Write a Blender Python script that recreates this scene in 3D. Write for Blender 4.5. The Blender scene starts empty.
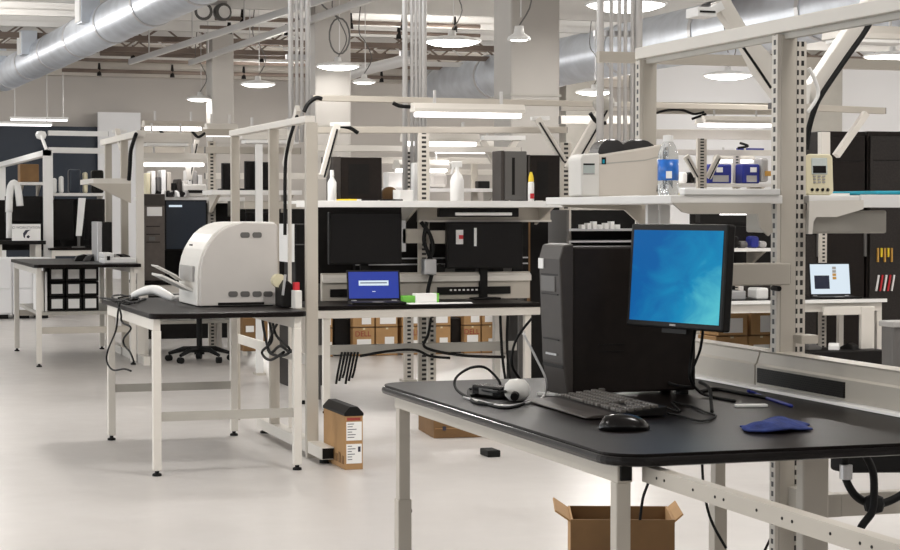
import bpy, bmesh, math, random
from mathutils import Matrix, Vector
random.seed(7)
SC = bpy.context.scene
COL = SC.collection
V = Vector
# ------------------------------------------------------------------ camera and measured rays
F = 1900.; H = 1.45
YAW = math.atan(627 / F); PITCH = math.atan(63 / F)
_f = V((math.sin(YAW) * math.cos(PITCH), math.cos(YAW) * math.cos(PITCH), -math.sin(PITCH)))
_u = V((math.sin(YAW) * math.sin(PITCH), math.cos(YAW) * math.sin(PITCH), math.cos(PITCH)))
_r = V((math.cos(YAW), -math.sin(YAW), 0))
def _ray(x, y): return _f + _r * ((x - 450) / F) + _u * ((275 - y) / F)
def PY(x, y, Y):
    d = _ray(x, y); t = Y / d.y; return V((d.x * t, Y, H + d.z * t))
def PZ(x, y, z):
    d = _ray(x, y); t = (z - H) / d.z; return V((d.x * t, d.y * t, z))
def PX(x, y, X):
    d = _ray(x, y); t = X / d.x; return V((X, d.y * t, H + d.z * t))
cam = bpy.data.objects.new('camera', bpy.data.cameras.new('camera')); COL.objects.link(cam)
cam.data.sensor_fit = 'HORIZONTAL'; cam.data.sensor_width = 36; cam.data.lens = 36 * F / 900
cam.location = (0, 0, H); cam.rotation_euler = (math.pi / 2 - PITCH, 0, -YAW)
cam.data.clip_start = .05; cam.data.clip_end = 200
SC.camera = cam

# ------------------------------------------------------------------ materials
M = {}
def mat(name, col, rough=.5, metal=0., noise=0., nscale=8., bump=0., emit=0., spec=.5):
    m = bpy.data.materials.new(name); m.use_nodes = True
    nt = m.node_tree; b = nt.nodes['Principled BSDF']
    b.inputs['Base Color'].default_value = (*col, 1); b.inputs['Roughness'].default_value = rough
    b.inputs['Metallic'].default_value = metal; b.inputs['Specular IOR Level'].default_value = spec
    if emit:
        b.inputs['Emission Color'].default_value = (*col, 1); b.inputs['Emission Strength'].default_value = emit; b.inputs['Base Color'].default_value = (.01, .01, .01, 1) if name.startswith('screen') else (*col, 1); b.inputs['Specular IOR Level'].default_value = .25
    if noise or bump:
        tc = nt.nodes.new('ShaderNodeTexCoord'); n = nt.nodes.new('ShaderNodeTexNoise')
        n.inputs['Scale'].default_value = nscale; n.inputs['Detail'].default_value = 5
        nt.links.new(tc.outputs['Object'], n.inputs['Vector'])
        if noise:
            r = nt.nodes.new('ShaderNodeValToRGB')
            r.color_ramp.elements[0].position = .3; r.color_ramp.elements[1].position = .7
            r.color_ramp.elements[0].color = (*[c * (1 - noise) for c in col], 1)
            r.color_ramp.elements[1].color = (*[min(1, c * (1 + noise)) for c in col], 1)
            nt.links.new(n.outputs['Fac'], r.inputs['Fac']); nt.links.new(r.outputs['Color'], b.inputs['Base Color'])
        if bump:
            bp = nt.nodes.new('ShaderNodeBump'); bp.inputs['Strength'].default_value = bump; bp.inputs['Distance'].default_value = .01
            nt.links.new(n.outputs['Fac'], bp.inputs['Height']); nt.links.new(bp.outputs['Normal'], b.inputs['Normal'])
    M[name] = m
    return m
mat('cream', (.50, .46, .40), .42, noise=.04, nscale=3)
mat('cream_light', (.70, .665, .61), .42, noise=.03, nscale=3)
mat('greige', (.42, .40, .36), .5, noise=.05, nscale=4)
mat('white', (.82, .815, .80), .45)
mat('shelf_white', (.80, .785, .76), .4, noise=.03)
mat('laminate', (.007, .0052, .0047), .38, noise=.25, nscale=60, spec=.10)
mat('edge', (.006, .005, .005), .2, spec=.25)
mat('black', (.007, .006, .0055), .5, noise=.2, nscale=20, spec=.2)
mat('tower', (.013, .0095, .008), .5, noise=.15, nscale=30, spec=.18)
mat('tower_front', (.045, .038, .034), .45, noise=.08, nscale=30, spec=.3)
mat('keycap', (.11, .10, .09), .35)
mat('tower_brown', (.105, .088, .078), .5, noise=.1, nscale=20, spec=.3)
mat('black_gloss', (.007, .006, .006), .2, spec=.3)
mat('rubber', (.008, .008, .008), .6, spec=.2)
mat('grey', (.11, .105, .10), .5)
mat('midgrey', (.36, .35, .34), .5)
mat('silver', (.55, .55, .56), .35, metal=.7)
mat('galv', (.62, .66, .72), .42, metal=.75, noise=.12, nscale=2.5)
mat('cardboard', (.42, .245, .105), .8, noise=.12, nscale=5)
mat('cardboard_dark', (.20, .11, .045), .85, noise=.15, nscale=5)
mat('paper', (.85, .84, .82), .7)
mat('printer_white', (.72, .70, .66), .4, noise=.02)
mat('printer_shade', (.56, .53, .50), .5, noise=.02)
mat('label_printer', (.62, .565, .50), .45)
mat('smoke', (.03, .028, .028), .12)
mat('blue_cloth', (.018, .035, .16), .85, noise=.3, nscale=40, bump=.4)
mat('bottle_blue', (.02, .15, .55), .3, noise=.4, nscale=30)
mat('navy', (.012, .02, .035), .35, noise=.2, nscale=.4)
mat('blue', (.01, .02, .22), .5)
mat('teal', (.0, .30, .42), .4)
mat('yellow', (.85, .62, .03), .5)
mat('red', (.55, .02, .03), .5)
mat('green', (.16, .50, .06), .5)
mat('amber', (.55, .30, .06), .5)
mat('cream_gadget', (.72, .66, .46), .45)
mat('lcd', (.45, .50, .48), .2)
mat('column', (.45, .425, .395), .6, noise=.03, nscale=2)
mat('pipe', (.62, .61, .60), .35, metal=.4)
mat('cable_white', (.8, .79, .76), .5)
mat('deck', (.78, .765, .74), .6, noise=.06, nscale=.8)
mat('joist', (.70, .685, .66), .6, noise=.08, nscale=1.5)
mat('joist_brown', (.17, .13, .105), .7, noise=.3, nscale=1.5)
mat('girder', (.52, .48, .43), .6, noise=.08, nscale=1.2)
mat('wall', (.52, .485, .45), .8, noise=.03, nscale=.6)
mat('wall_pale', (.80, .80, .81), .7, noise=.02, nscale=.5)
mat('lens', (1., .985, .95), .4, emit=7.)
mat('tube_light', (1., .97, .98), .4, emit=3.)
mat('screen_blue', (.012, .04, .36), .4, emit=.85)
mat('screen_white', (.75, .86, .95), .2, emit=.9)
mat('screen_dark', (.02, .03, .09), .2, emit=.3)
mat('screen_navy', (.008, .02, .12), .25, emit=.5)
mat('ink', (.03, .03, .05), .7)
mat('ink_red', (.30, .04, .03), .7)
mat('grate', (.022, .018, .016), .45, noise=.3, nscale=50, spec=.3)
def glass():
    m = mat('glass', (.9, .94, .97), .05)
    b = m.node_tree.nodes['Principled BSDF']; b.inputs['Transmission Weight'].default_value = .85; b.inputs['IOR'].default_value = 1.2
glass()
def slotted(name, axis, cols, period=.0286, duty=.55, base=(.60, .56, .50)):
    """powder-coated channel with rows of dark punched slots"""
    m = mat(name, base, .42); nt = m.node_tree; N = nt.nodes; L = nt.links
    b = N['Principled BSDF']; tc = N.new('ShaderNodeTexCoord')
    so = N.new('ShaderNodeSeparateXYZ'); L.new(tc.outputs['Object'], so.inputs[0])
    sg = N.new('ShaderNodeSeparateXYZ'); L.new(tc.outputs['Generated'], sg.inputs[0])
    def math_(op, a, c):
        n = N.new('ShaderNodeMath'); n.operation = op
        for i, q in enumerate((a, c)):
            if hasattr(q, 'type'): L.new(q, n.inputs[i])
            else: n.inputs[i].default_value = q
        return n.outputs[0]
    z = math_('FRACT', math_('DIVIDE', so.outputs[2], period), 0)
    zz = math_('LESS_THAN', z, duty)
    g = sg.outputs[axis]; tot = None
    for c, w in cols:
        d = math_('LESS_THAN', math_('ABSOLUTE', math_('SUBTRACT', g, c), 0), w)
        tot = d if tot is None else math_('MAXIMUM', tot, d)
    fac = math_('MULTIPLY', zz, tot)
    mx = N.new('ShaderNodeMix'); mx.data_type = 'RGBA'
    L.new(fac, mx.inputs[0]); mx.inputs[6].default_value = (*base, 1); mx.inputs[7].default_value = (.015, .013, .012, 1)
    L.new(mx.outputs[2], b.inputs['Base Color'])
slotted('slots_front', 0, [(.30, .11), (.70, .11)])
slotted('slots_side', 1, [(.5, .2)])
slotted('slots_far', 0, [(.5, .2)], period=.036, duty=.5)
slotted('slots_port', 1, [(.5, .5)], period=1, duty=1)
def port_strip():
    m = mat('port_strip', (.02, .02, .02), .5, spec=.15); nt = m.node_tree; N = nt.nodes; L = nt.links
    tc = N.new('ShaderNodeTexCoord'); w = N.new('ShaderNodeTexBrick')
    w.inputs['Scale'].default_value = 40; w.inputs['Color1'].default_value = (.01, .01, .01, 1); w.inputs['Color2'].default_value = (.02, .018, .018, 1)
    w.inputs['Mortar'].default_value = (.03, .028, .025, 1); w.inputs['Mortar Size'].default_value = .05
    mp = N.new('ShaderNodeMapping'); mp.inputs['Rotation'].default_value = (0, math.pi / 2, math.pi / 2)
    L.new(tc.outputs['Object'], mp.inputs[0]); L.new(mp.outputs[0], w.inputs[0]); L.new(w.outputs[0], N['Principled BSDF'].inputs[0])
port_strip()
def floor_mat():
    m = mat('floor', (.70, .67, .65), .3); nt = m.node_tree; N = nt.nodes; L = nt.links; b = N['Principled BSDF']
    tc = N.new('ShaderNodeTexCoord'); n = N.new('ShaderNodeTexNoise'); n.inputs['Scale'].default_value = .55; n.inputs['Detail'].default_value = 7
    n2 = N.new('ShaderNodeTexNoise'); n2.inputs['Scale'].default_value = 6; n2.inputs['Detail'].default_value = 4
    L.new(tc.outputs['Object'], n.inputs[0]); L.new(tc.outputs['Object'], n2.inputs[0])
    r = N.new('ShaderNodeValToRGB'); r.color_ramp.elements[0].color = (.50, .475, .455, 1); r.color_ramp.elements[1].color = (.575, .55, .53, 1)
    r.color_ramp.elements[0].position = .32; r.color_ramp.elements[1].position = .68
    L.new(n.outputs[0], r.inputs[0]); L.new(r.outputs[0], b.inputs[0])
    r2 = N.new('ShaderNodeMapRange'); r2.inputs[3].default_value = .24; r2.inputs[4].default_value = .42
    L.new(n2.outputs[0], r2.inputs[0]); L.new(r2.outputs[0], b.inputs['Roughness'])
floor_mat()
def screen_aqua():
    m = mat('screen_aqua', (.0, .3, .6), .2); nt = m.node_tree; N = nt.nodes; L = nt.links; b = N['Principled BSDF']
    tc = N.new('ShaderNodeTexCoord'); s = N.new('ShaderNodeSeparateXYZ'); L.new(tc.outputs['Generated'], s.inputs[0])
    n = N.new('ShaderNodeTexNoise'); n.inputs['Scale'].default_value = 2.2; n.inputs['Detail'].default_value = 6; n.inputs['Distortion'].default_value = 1.2
    L.new(tc.outputs['Generated'], n.inputs[0])
    def mth(op, a, c):
        q = N.new('ShaderNodeMath'); q.operation = op
        for i, v in enumerate((a, c)):
            if hasattr(v, 'type'): L.new(v, q.inputs[i])
            else: q.inputs[i].default_value = v
        return q.outputs[0]
    g = mth('ADD', mth('MULTIPLY', s.outputs[0], .62), mth('MULTIPLY', mth('SUBTRACT', n.outputs[0], .5), .75))
    g = mth('ADD', g, mth('MULTIPLY', mth('SUBTRACT', .45, s.outputs[2]), .25))
    r = N.new('ShaderNodeValToRGB'); e = r.color_ramp.elements
    e[0].position = .08; e[0].color = (.0, .11, .36, 1); e[1].position = .85; e[1].color = (.10, .55, .63, 1)
    k = e.new(.45); k.color = (.003, .245, .48, 1)
    L.new(g, r.inputs[0]); L.new(r.outputs[0], b.inputs['Emission Color']); b.inputs['Emission Strength'].default_value = .95; b.inputs['Specular IOR Level'].default_value = .03; b.inputs['Roughness'].default_value = .5
    b.inputs['Base Color'].default_value = (.01, .01, .01, 1)
screen_aqua()

# ------------------------------------------------------------------ mesh helpers
class MB:
    """collects shapes in one mesh; T places local shapes in the room"""
    def __init__(s, T=None): s.b = bmesh.new(); s.T = T or Matrix.Identity(4)
    def _v(s, p): return s.b.verts.new(s.T @ V(p))
    def _f(s, vs):
        try: s.b.faces.new(vs)
        except ValueError: pass
    def box(s, x0, x1, y0, y1, z0, z1):
        v = [s._v((x, y, z)) for z in (z0, z1) for x, y in ((x0, y0), (x1, y0), (x1, y1), (x0, y1))]
        for q in ((3, 2, 1, 0), (4, 5, 6, 7), (0, 1, 5, 4), (1, 2, 6, 5), (2, 3, 7, 6), (3, 0, 4, 7)): s._f([v[i] for i in q])
        return s
    def bar(s, p, q, w, h, up=(0, 0, 1)):
        p, q, up = V(p), V(q), V(up); d = (q - p).normalized(); a = d.cross(up)
        if a.length < 1e-4: a = d.cross(V((0, 1, 0)))
        a.normalize(); c = a.cross(d)
        v = [s._v(e + a * (sx * w / 2) + c * (sy * h / 2)) for e in (p, q) for sx, sy in ((-1, -1), (1, -1), (1, 1), (-1, 1))]
        for t in ((3, 2, 1, 0), (4, 5, 6, 7), (0, 1, 5, 4), (1, 2, 6, 5), (2, 3, 7, 6), (3, 0, 4, 7)): s._f([v[i] for i in t])
        return s
    def tube(s, pts, r, n=8, closed=False):
        pts = [V(p) for p in pts]; rings = []; k = len(pts); a0 = None
        for i, p in enumerate(pts):
            if closed: d = pts[(i + 1) % k] - pts[i - 1]
            else: d = pts[min(i + 1, k - 1)] - pts[max(i - 1, 0)]
            d.normalize()
            if a0 is None: a0 = d.cross(V((0, 0, 1))) if abs(d.z) < .9 else d.cross(V((0, 1, 0)))
            a = a0 - d * a0.dot(d)
            if a.length < 1e-5: a = d.orthogonal()
            a.normalize(); a0 = a; c = d.cross(a)
            rr = r[i] if isinstance(r, (list, tuple)) else r
            rings.append([s._v(p + a * (math.cos(t) * rr) + c * (math.sin(t) * rr)) for t in (2 * math.pi * j / n for j in range(n))])
        m = k if closed else k - 1
        for i in range(m):
            A_, B_ = rings[i], rings[(i + 1) % k]
            for j in range(n): s._f((A_[j], A_[(j + 1) % n], B_[(j + 1) % n], B_[j]))
        if not closed: s._f(rings[0][::-1]); s._f(rings[-1])
        return s
    def lathe(s, prof, c=(0, 0, 0), n=24):
        c = V(c); rings = []
        for r, z in prof:
            rings.append([s._v(c + V((max(r, 1e-4) * math.cos(2 * math.pi * j / n), max(r, 1e-4) * math.sin(2 * math.pi * j / n), z))) for j in range(n)])
        for A_, B_ in zip(rings, rings[1:]):
            for j in range(n): s._f((A_[j], A_[(j + 1) % n], B_[(j + 1) % n], B_[j]))
        s._f(rings[0][::-1]); s._f(rings[-1])
        return s
    def prism(s, poly, axis, a, b):
        def P(u, w, t): return {'x': (t, u, w), 'y': (u, t, w), 'z': (u, w, t)}[axis]
        A_ = [s._v(P(u, w, a)) for u, w in poly]; B_ = [s._v(P(u, w, b)) for u, w in poly]
        s._f(A_); s._f(B_[::-1]); n = len(poly)
        for i in range(n): s._f((A_[i], B_[i], B_[(i + 1) % n], A_[(i + 1) % n]))
        return s
    def build(s, name, m, parent=None, bevel=0., smooth=False, origin=None):
        b = s.b
        bmesh.ops.recalc_face_normals(b, faces=b.faces)
        if parent is not None:
            chain = []; o = parent
            while o: chain.append(o.matrix_basis.copy()); o = o.parent
            W = Matrix.Identity(4)
            for k in reversed(chain): W = W @ k
            b.transform(W.inverted())
        else:
            if origin is None:
                co = [v.co for v in b.verts]
                origin = V(((min(c.x for c in co) + max(c.x for c in co)) / 2, (min(c.y for c in co) + max(c.y for c in co)) / 2, min(c.z for c in co)))
            b.transform(Matrix.Translation(-V(origin)))
        me = bpy.data.meshes.new(name); b.to_mesh(me); b.free()
        me.materials.append(M[m] if isinstance(m, str) else m)
        o = bpy.data.objects.new(name, me); COL.objects.link(o)
        if parent is not None: o.parent = parent
        else: o.location = origin
        if smooth:
            for p in me.polygons: p.use_smooth = True
        if bevel:
            md = o.modifiers.new('bevel', 'BEVEL'); md.width = bevel; md.segments = 2; md.limit_method = 'ANGLE'; md.angle_limit = math.radians(40)
        return o
def rrect(x0, x1, y0, y1, r, k=5):
    out = []
    for cx, cy, a in ((x1 - r, y0 + r, -90), (x1 - r, y1 - r, 0), (x0 + r, y1 - r, 90), (x0 + r, y0 + r, 180)):
        for i in range(k + 1):
            t = math.radians(a + 90 * i / k); out.append((cx + r * math.cos(t), cy + r * math.sin(t)))
    return out
def spline(pts, k=6):
    pts = [V(p) for p in pts]; out = []
    for i in range(len(pts) - 1):
        p0 = pts[max(i - 1, 0)]; p1 = pts[i]; p2 = pts[i + 1]; p3 = pts[min(i + 2, len(pts) - 1)]
        for j in range(k):
            t = j / k
            out.append(.5 * (2 * p1 + (p2 - p0) * t + (2 * p0 - 5 * p1 + 4 * p2 - p3) * t * t + (3 * p1 - p0 - 3 * p2 + p3) * t ** 3))
    out.append(pts[-1]); return out
def thing(name, label, cat, loc=(0, 0, 0), rz=0., group=None):
    o = bpy.data.objects.new(name, None); COL.objects.link(o); o.empty_display_size = .1
    o.location = loc; o.rotation_euler = (0, 0, rz); o['label'] = label; o['category'] = cat
    if group: o['group'] = group
    return o
def tag(o, label, cat, group=None):
    o['label'] = label; o['category'] = cat
    if group: o['group'] = group
    return o
def struct(o): o['kind'] = 'structure'; return o
def dup(root, loc, rz=None, label=None, group=None):
    r = root.copy(); COL.objects.link(r); r.location = loc
    if rz is not None: r.rotation_euler = (0, 0, rz)
    if label: r['label'] = label
    if group: r['group'] = group
    for ch in list(root.children):
        c = ch.copy(); COL.objects.link(c); c.parent = r
        for g in list(ch.children):
            d = g.copy(); COL.objects.link(d); d.parent = c
    return r
def place(loc, rz=0., rx=0.): return Matrix.Translation(V(loc)) @ Matrix.Rotation(rz, 4, 'Z') @ Matrix.Rotation(rx, 4, 'X')
def text_part(name, body, size, T, m, parent, align='CENTER', depth=.0006):
    """T maps the text's own plane (x right, y up) into the room"""
    cu = bpy.data.curves.new(name, 'FONT'); cu.body = body; cu.size = size; cu.align_x = align; cu.align_y = 'CENTER'; cu.extrude = depth
    tmp = bpy.data.objects.new('tmp', cu); COL.objects.link(tmp)
    dg = bpy.context.evaluated_depsgraph_get(); me = bpy.data.meshes.new_from_object(tmp.evaluated_get(dg))
    bpy.data.objects.remove(tmp); bpy.data.curves.remove(cu)
    b = bmesh.new(); b.from_mesh(me); bpy.data.meshes.remove(me); b.transform(T)
    mb = MB(); mb.b.free(); mb.b = b
    return mb.build(name, m, parent)
# text standing upright facing -Y:  x right = +X, up = +Z ; facing -X: x right = -Y
FACE_Y = Matrix(((1, 0, 0, 0), (0, 0, -1, 0), (0, 1, 0, 0), (0, 0, 0, 1)))

# ------------------------------------------------------------------ the room
X0, X1, Y0, YB, ZC = -12., 38., -6., 42., 4.95
struct(MB().box(X0, X1, Y0, YB + .2, -.1, 0).build('floor', 'floor'))
struct(MB().box(X0, X1, Y0, YB + .2, ZC, ZC + .1).build('ceiling', 'deck'))
struct(MB().box(X0, X1, YB, YB + .2, 0, ZC).build('wall_back', 'wall'))
struct(MB().box(X1, X1 + .2, Y0, YB + .2, 0, ZC).build('wall_right', 'wall_pale'))
struct(MB().box(X0, X1, Y0 - .2, Y0, 0, ZC).build('wall_rear', 'wall_pale'))
# long daylight windows on the left side, out of the frame
struct(MB().box(X0 - .2, X0, Y0, YB + .2, 0, 1.0).box(X0 - .2, X0, Y0, YB + .2, 3.6, ZC).build('wall_left', 'wall_pale'))
# pale partition on the right and dark glass bay at the far left
a = PY(642, 130, 34); b = PY(940, 30, 34)
struct(MB().box(a.x, b.x + 4, 34, 34.15, 0, ZC).build('wall_partition', 'wall_pale'))
a = PY(-60, 125, 41.9); b = PY(98, 181, 41.9)
struct(MB().box(a.x, b.x, 41.78, 41.98, .05, a.z).build('window_1', 'navy'))
for i, (px, w) in enumerate(((640, .3), (815, 1.0))):
    a = PY(px, 100, 33.8)
    struct(MB().box(a.x - w / 2, a.x + w / 2, 33.6, 34, 0, ZC).build('trim_%d' % (i + 1), 'greige'))
a = PY(98, 112, 41.6); b = PY(141, 190, 41.6)
struct(MB().box(a.x, b.x, 41.6, 41.7, 0, a.z).build('wall_bay', 'wall_pale'))
# ceiling framing: open web joists across the room
n = 3
def joist(y, zt, dep, m, web=True, wm=None):
    global n
    mb = MB().box(0, X1, y - .05, y + .05, zt - .1, zt).box(0, X1, y - .05, y + .05, zt - dep, zt - dep + .09)
    if web:
        x = 0; up = True
        while x < X1 - .6:
            mb.bar((x, y, zt - .05 if up else zt - dep + .05), (x + .6, y, zt - dep + .05 if up else zt - .05), .03, .03); x += .6; up = not up
    else: mb.box(0, X1, y - .02, y + .02, zt - dep, zt)
    struct(mb.build('trim_%d' % n, m)); n += 1
for y, dep, m, web in ((28.2, .45, 'joist', False), (30.2, .45, 'joist', False), (32.0, .45, 'joist', False), (33.5, .5, 'joist_brown', True), (35.2, .55, 'joist_brown', True),
                       (36.8, .55, 'joist', True), (38.3, .5, 'joist_brown', True), (39.8, .5, 'girder', False)):
    joist(y, ZC, dep, m, web)
struct(MB().box(0, X1, 40.9, 41.3, 4.35, ZC).build('trim_%d' % n, 'girder')); n += 1
struct(MB().box(5, X1, 24.6, 25.9, 4.62, ZC).build('trim_%d' % n, 'joist_brown')); n += 1
# columns
for i, (px0, px1, Yc, lab) in enumerate(((511, 560, 18, ''), (315, 351, 25.2, ''), (212, 234, 32.3, ''))):
    a = PY(px0, 100, Yc).x; b = PY(px1, 100, Yc).x
    t = thing('column', ('broad square white column behind the wide overhead lights', 'square white column with a wire loop hanging in front', 'most distant square white column near the beige back wall')[i], 'column', ((a + b) / 2, Yc + .27, 0))
    MB().box(a, b, Yc, Yc + .53, 0, ZC - (.0 if i == 0 else .33)).build('shaft', 'column', t, bevel=.02)
    MB().box(a - .01, b + .01, Yc - .012, Yc + .54, 2.62, 2.64).build('band', 'greige', t)

# ------------------------------------------------------------------ ceiling services
def duct(name, label, p, q, r, m='galv', bands=5, boxes=()):
    p, q = V(p), V(q); t = thing(name, label, 'duct', p)
    k = int((q - p).length / .16)
    pts = [p + (q - p) * (i / k) for i in range(k + 1)]
    MB().tube(pts, [r * (1.012 if i % 2 else 1.0) for i in range(k + 1)], 28).build('pipe', m, t, smooth=True)
    d = (q - p).normalized()
    for i in range(bands):
        c = p + (q - p) * ((i + .6) / bands)
        MB().tube([c - d * .05, c + d * .05], r * 1.045, 28).build('flange', 'silver', t)
    for s, w in boxes:
        c = p + (q - p) * s
        T = place(c, math.atan2(d.y, d.x) - math.pi / 2)
        b_ = MB(T).box(-r - w * .5, -r * .5, -w * .9, w * .9, -w * .5 + .12, w * .9 + .2).build('outlet_box', 'galv', t, bevel=.01)
        MB(T).box(-r - w * .5 - .02, -r - w * .5, -w * .8, w * .8, -w * .4 + .12, w * .8 + .2).build('grille', 'white', b_)
    return t
def DZ(px, py, z): return PZ(px, py, z)
duct('spiral_duct', 'big silver spiral duct with side outlets at upper left', DZ(235, -38, 4.15), DZ(4, 76, 4.15), .30, boxes=((.40, .24), (.72, .24), (.93, .24)), bands=7)
duct('round_duct', 'large round metal duct running past the white partition at upper right', DZ(905, -8, 4.15), DZ(425, 90, 4.15), .42, bands=6)
tag(MB().tube(spline([PY(345, 76, 30), PY(372, 68, 29), PY(398, 62, 28), PY(413, 56, 27.6)], 4), .09, 12).build('sloped_pipe', 'pipe', smooth=True), 'pale pipe sloping up beside the column with the wire loop', 'pipe')
for i, (y, Yp, r_, lab) in enumerate(((20, 29, .035, 'thin dark sprinkler pipe crossing just under the ceiling, nearest of four'), (29, 31, .03, 'dark sprinkler pipe crossing under the ceiling, second nearest of four'), (55, 36, .05, 'dark sprinkler pipe crossing low over the back, third nearest of four'), (72, 39, .04, 'dark pipe crossing along the top of the beige back wall'))):
    p = PY((215, 200, 100, 62)[i], y - 2, Yp); q = PY((480, 480, 415, 415)[i], y + 1, Yp); q.z = p.z
    t = thing('sprinkler_pipe', lab, 'pipe', p)
    MB().tube([p, q], r_, 8).build('pipe', 'joist_brown', t)
    for k in range(5):
        c = p + (q - p) * ((k + .5) / 5)
        MB().tube([c + V((0, 0, .16)), c - V((0, 0, .1))], [.02, .05], 8).build('sprinkler_head', 'black', t)
# strut rails that carry the pendants
for px0, py0, px1, py1, lab in ((130, 62, 345, -8, 'left one of two pale strut rails sloping over the row of pendant lamps'), (190, 63, 400, -12, 'right one of two pale strut rails sloping over the row of pendant lamps')):
    p, q = DZ(px0, py0, 4.05), DZ(px1, py1, 4.05)
    t = thing('strut_rail', lab, 'rail', p)
    MB().bar(p, q, .06, .09).build('channel', 'pipe', t)
    for k in range(4):
        c = p + (q - p) * ((k + .5) / 4)
        MB().tube([c, V((c.x, c.y, ZC))], .012, 6).build('hanger_rod', 'pipe', t)
lamp_spots = [(626, 4, .78, 'round white pendant lamp at the top, above the bundle of conduits'), (452, 41, .68, 'round white pendant lamp left of the broad column'),
              (338, 66, .60, 'round white pendant lamp under the wire loop on the middle column'), (258, 84, .54, 'round white pendant lamp between the two farther columns'),
              (200, 99, .48, 'small round white pendant lamp in front of the most distant column'), (728, 75, .72, 'round white pendant lamp seen through the tall near frame, left of its post'),
              (594, 92, .62, 'round white pendant lamp low behind the bundle of conduits'), (893, 56, .75, 'round white pendant lamp cut by the right edge'),
              (519, 39, .22, 'thin pendant lamp seen against the broad column'), (364, 82, .36, 'tiny faint pendant lamp right of the middle column')]
LPOS = []
for i, (px, py, D, lab) in enumerate(lamp_spots):
    z = 3.4 if i not in (8,) else 3.2
    c = PZ(px, py, z) if i != 8 else PY(px, py, 16.5)
    z = c.z; TOP = 3.715 if i in (5, 7) else ZC; LPOS.append((c, D)); R = D / 2
    t = thing('pendant_lamp', lab, 'lamp', c)
    MB().lathe([(R * .99, -.012), (R * 1.0, .0), (R * .9, .022), (R * .5, .05), (.05, .06), (.04, .12), (.0, .12)], c, 28).build('shade', 'white', t, smooth=True)
    MB().lathe([(0, -R * .2), (R * .35, -R * .185), (R * .65, -R * .14), (R * .88, -R * .06), (R * .975, -.004), (R * .95, .008), (0, .01)], c, 28).build('lens', 'lens', t, smooth=True)
    MB().tube(spline([c + V((0, 0, .12)), c + V((.12, 0, .35)), c + V((.02, 0, .6)), c + V((-.08, 0, .8)), V((c.x, c.y, TOP))], 4), .008, 5).build('cord', 'grey', t)
    MB().tube([c + V((.02, 0, .2)), V((c.x + .02, c.y, TOP))], .006, 5).build('cable', 'pipe', t)
for i, (px0, px1, y, Yl) in enumerate(((10, 68, 119, 40.6), (-6, 52, 124, 39.8))):
    a, b = PY(px0, y, Yl), PY(px1, y, Yl)
    t = thing('linear_light', ('upper of two long thin lights above the dark bay at far left', 'lower of two long thin lights above the dark bay at far left')[i], 'light', ((a.x + b.x) / 2, Yl, a.z))
    MB().box(a.x, b.x, Yl - .06, Yl + .06, a.z, a.z + .05).build('housing', 'white', t)
    MB().box(a.x + .02, b.x - .02, Yl - .05, Yl + .05, a.z - .03, a.z).build('diffuser', 'tube_light', t)
    for x in (a.x + .1, b.x - .1): MB().tube([(x, Yl, a.z + .05), (x, Yl, ZC)], .01, 5).build('hanger', 'pipe', t)
# wire loop hung by the middle column
c = PY(338, 36, 24.6)
tag(MB().tube([c + V((math.cos(k * .4189) * .14 + .02, 0, math.sin(k * .4189) * .24)) for k in range(15)], .012, 5, True).tube(spline([c + V((.02, 0, .24)), c + V((-.25, 0, .45)), V((c.x - .35, c.y, 4.62))], 4), .012, 5).build('wire_loop', 'grey'), 'coiled wire loop hanging in front of the middle column', 'wire')
# emergency twin floodlight
c = PY(213, 12, 27)
t = thing('twin_floodlight', 'twin round grey floodlights hanging beside the silver duct', 'floodlight', c)
for s in (-1, 1):
    T = place(c + V((s * .13, 0, 0)), .3 * s, math.pi / 2)
    h = MB(T).lathe([(.05, -.12), (.12, -.05), (.13, .06), (.1, .07), (.0, .05)], (0, 0, 0), 18).build('housing', 'grey', t, smooth=True)
    MB(T).lathe([(0, .071), (.09, .075), (.09, .066), (0, .066)], (0, 0, 0), 18).build('glass_face', 'paper', h)
MB().box(c.x - .2, c.x + .2, c.y - .03, c.y + .03, c.z + .1, c.z + .16).tube([c + V((0, 0, .13)), V((c.x, c.y, ZC))], .015, 6).build('bracket', 'midgrey', t)
# vertical conduit bundles
def conduits(name, label, pxs, Yc, zbot, rs):
    g = thing(name, label, 'conduit', PY(pxs[len(pxs) // 2], 200, Yc))
    g.location.z = zbot
    for px, r_ in zip(pxs, rs):
        p = PY(px, 150, Yc); MB().tube([(p.x, p.y, zbot), (p.x, p.y, ZC)], r_, 10).build('conduit', 'pipe', g, smooth=True)
    p, q = PY(pxs[0], 150, Yc), PY(pxs[-1], 150, Yc)
    for z in (2.7, 3.5): MB().box(p.x - .03, q.x + .03, Yc + .02, Yc + .06, z, z + .04).build('clamp_strap', 'silver', g)
conduits('conduit_bundle', 'bundle of vertical metal conduits left of the middle column', (291, 297, 302, 308), 15.2, 2.02, (.022, .015, .015, .022))
conduits('conduit_bundle', 'bundle of vertical metal conduits rising behind the slotted upright', (405, 412, 416, 420, 424), 14.6, 1.6, (.022, .015, .015, .015, .024))
conduits('conduit_bundle', 'bundle of vertical metal conduits right of the broad column', (600, 611, 619, 625, 632, 638), 12.5, 1.75, (.027, .014, .014, .014, .014, .03))
tag(MB().box(*(lambda p: (p.x - .07, p.x + .07, 14.42, 14.5, p.z - .2, p.z + .12))(PY(419, 178, 14.5))).build('junction_box', 'white', bevel=.01), 'pale junction box on the conduits behind the slotted upright', 'box')

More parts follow.
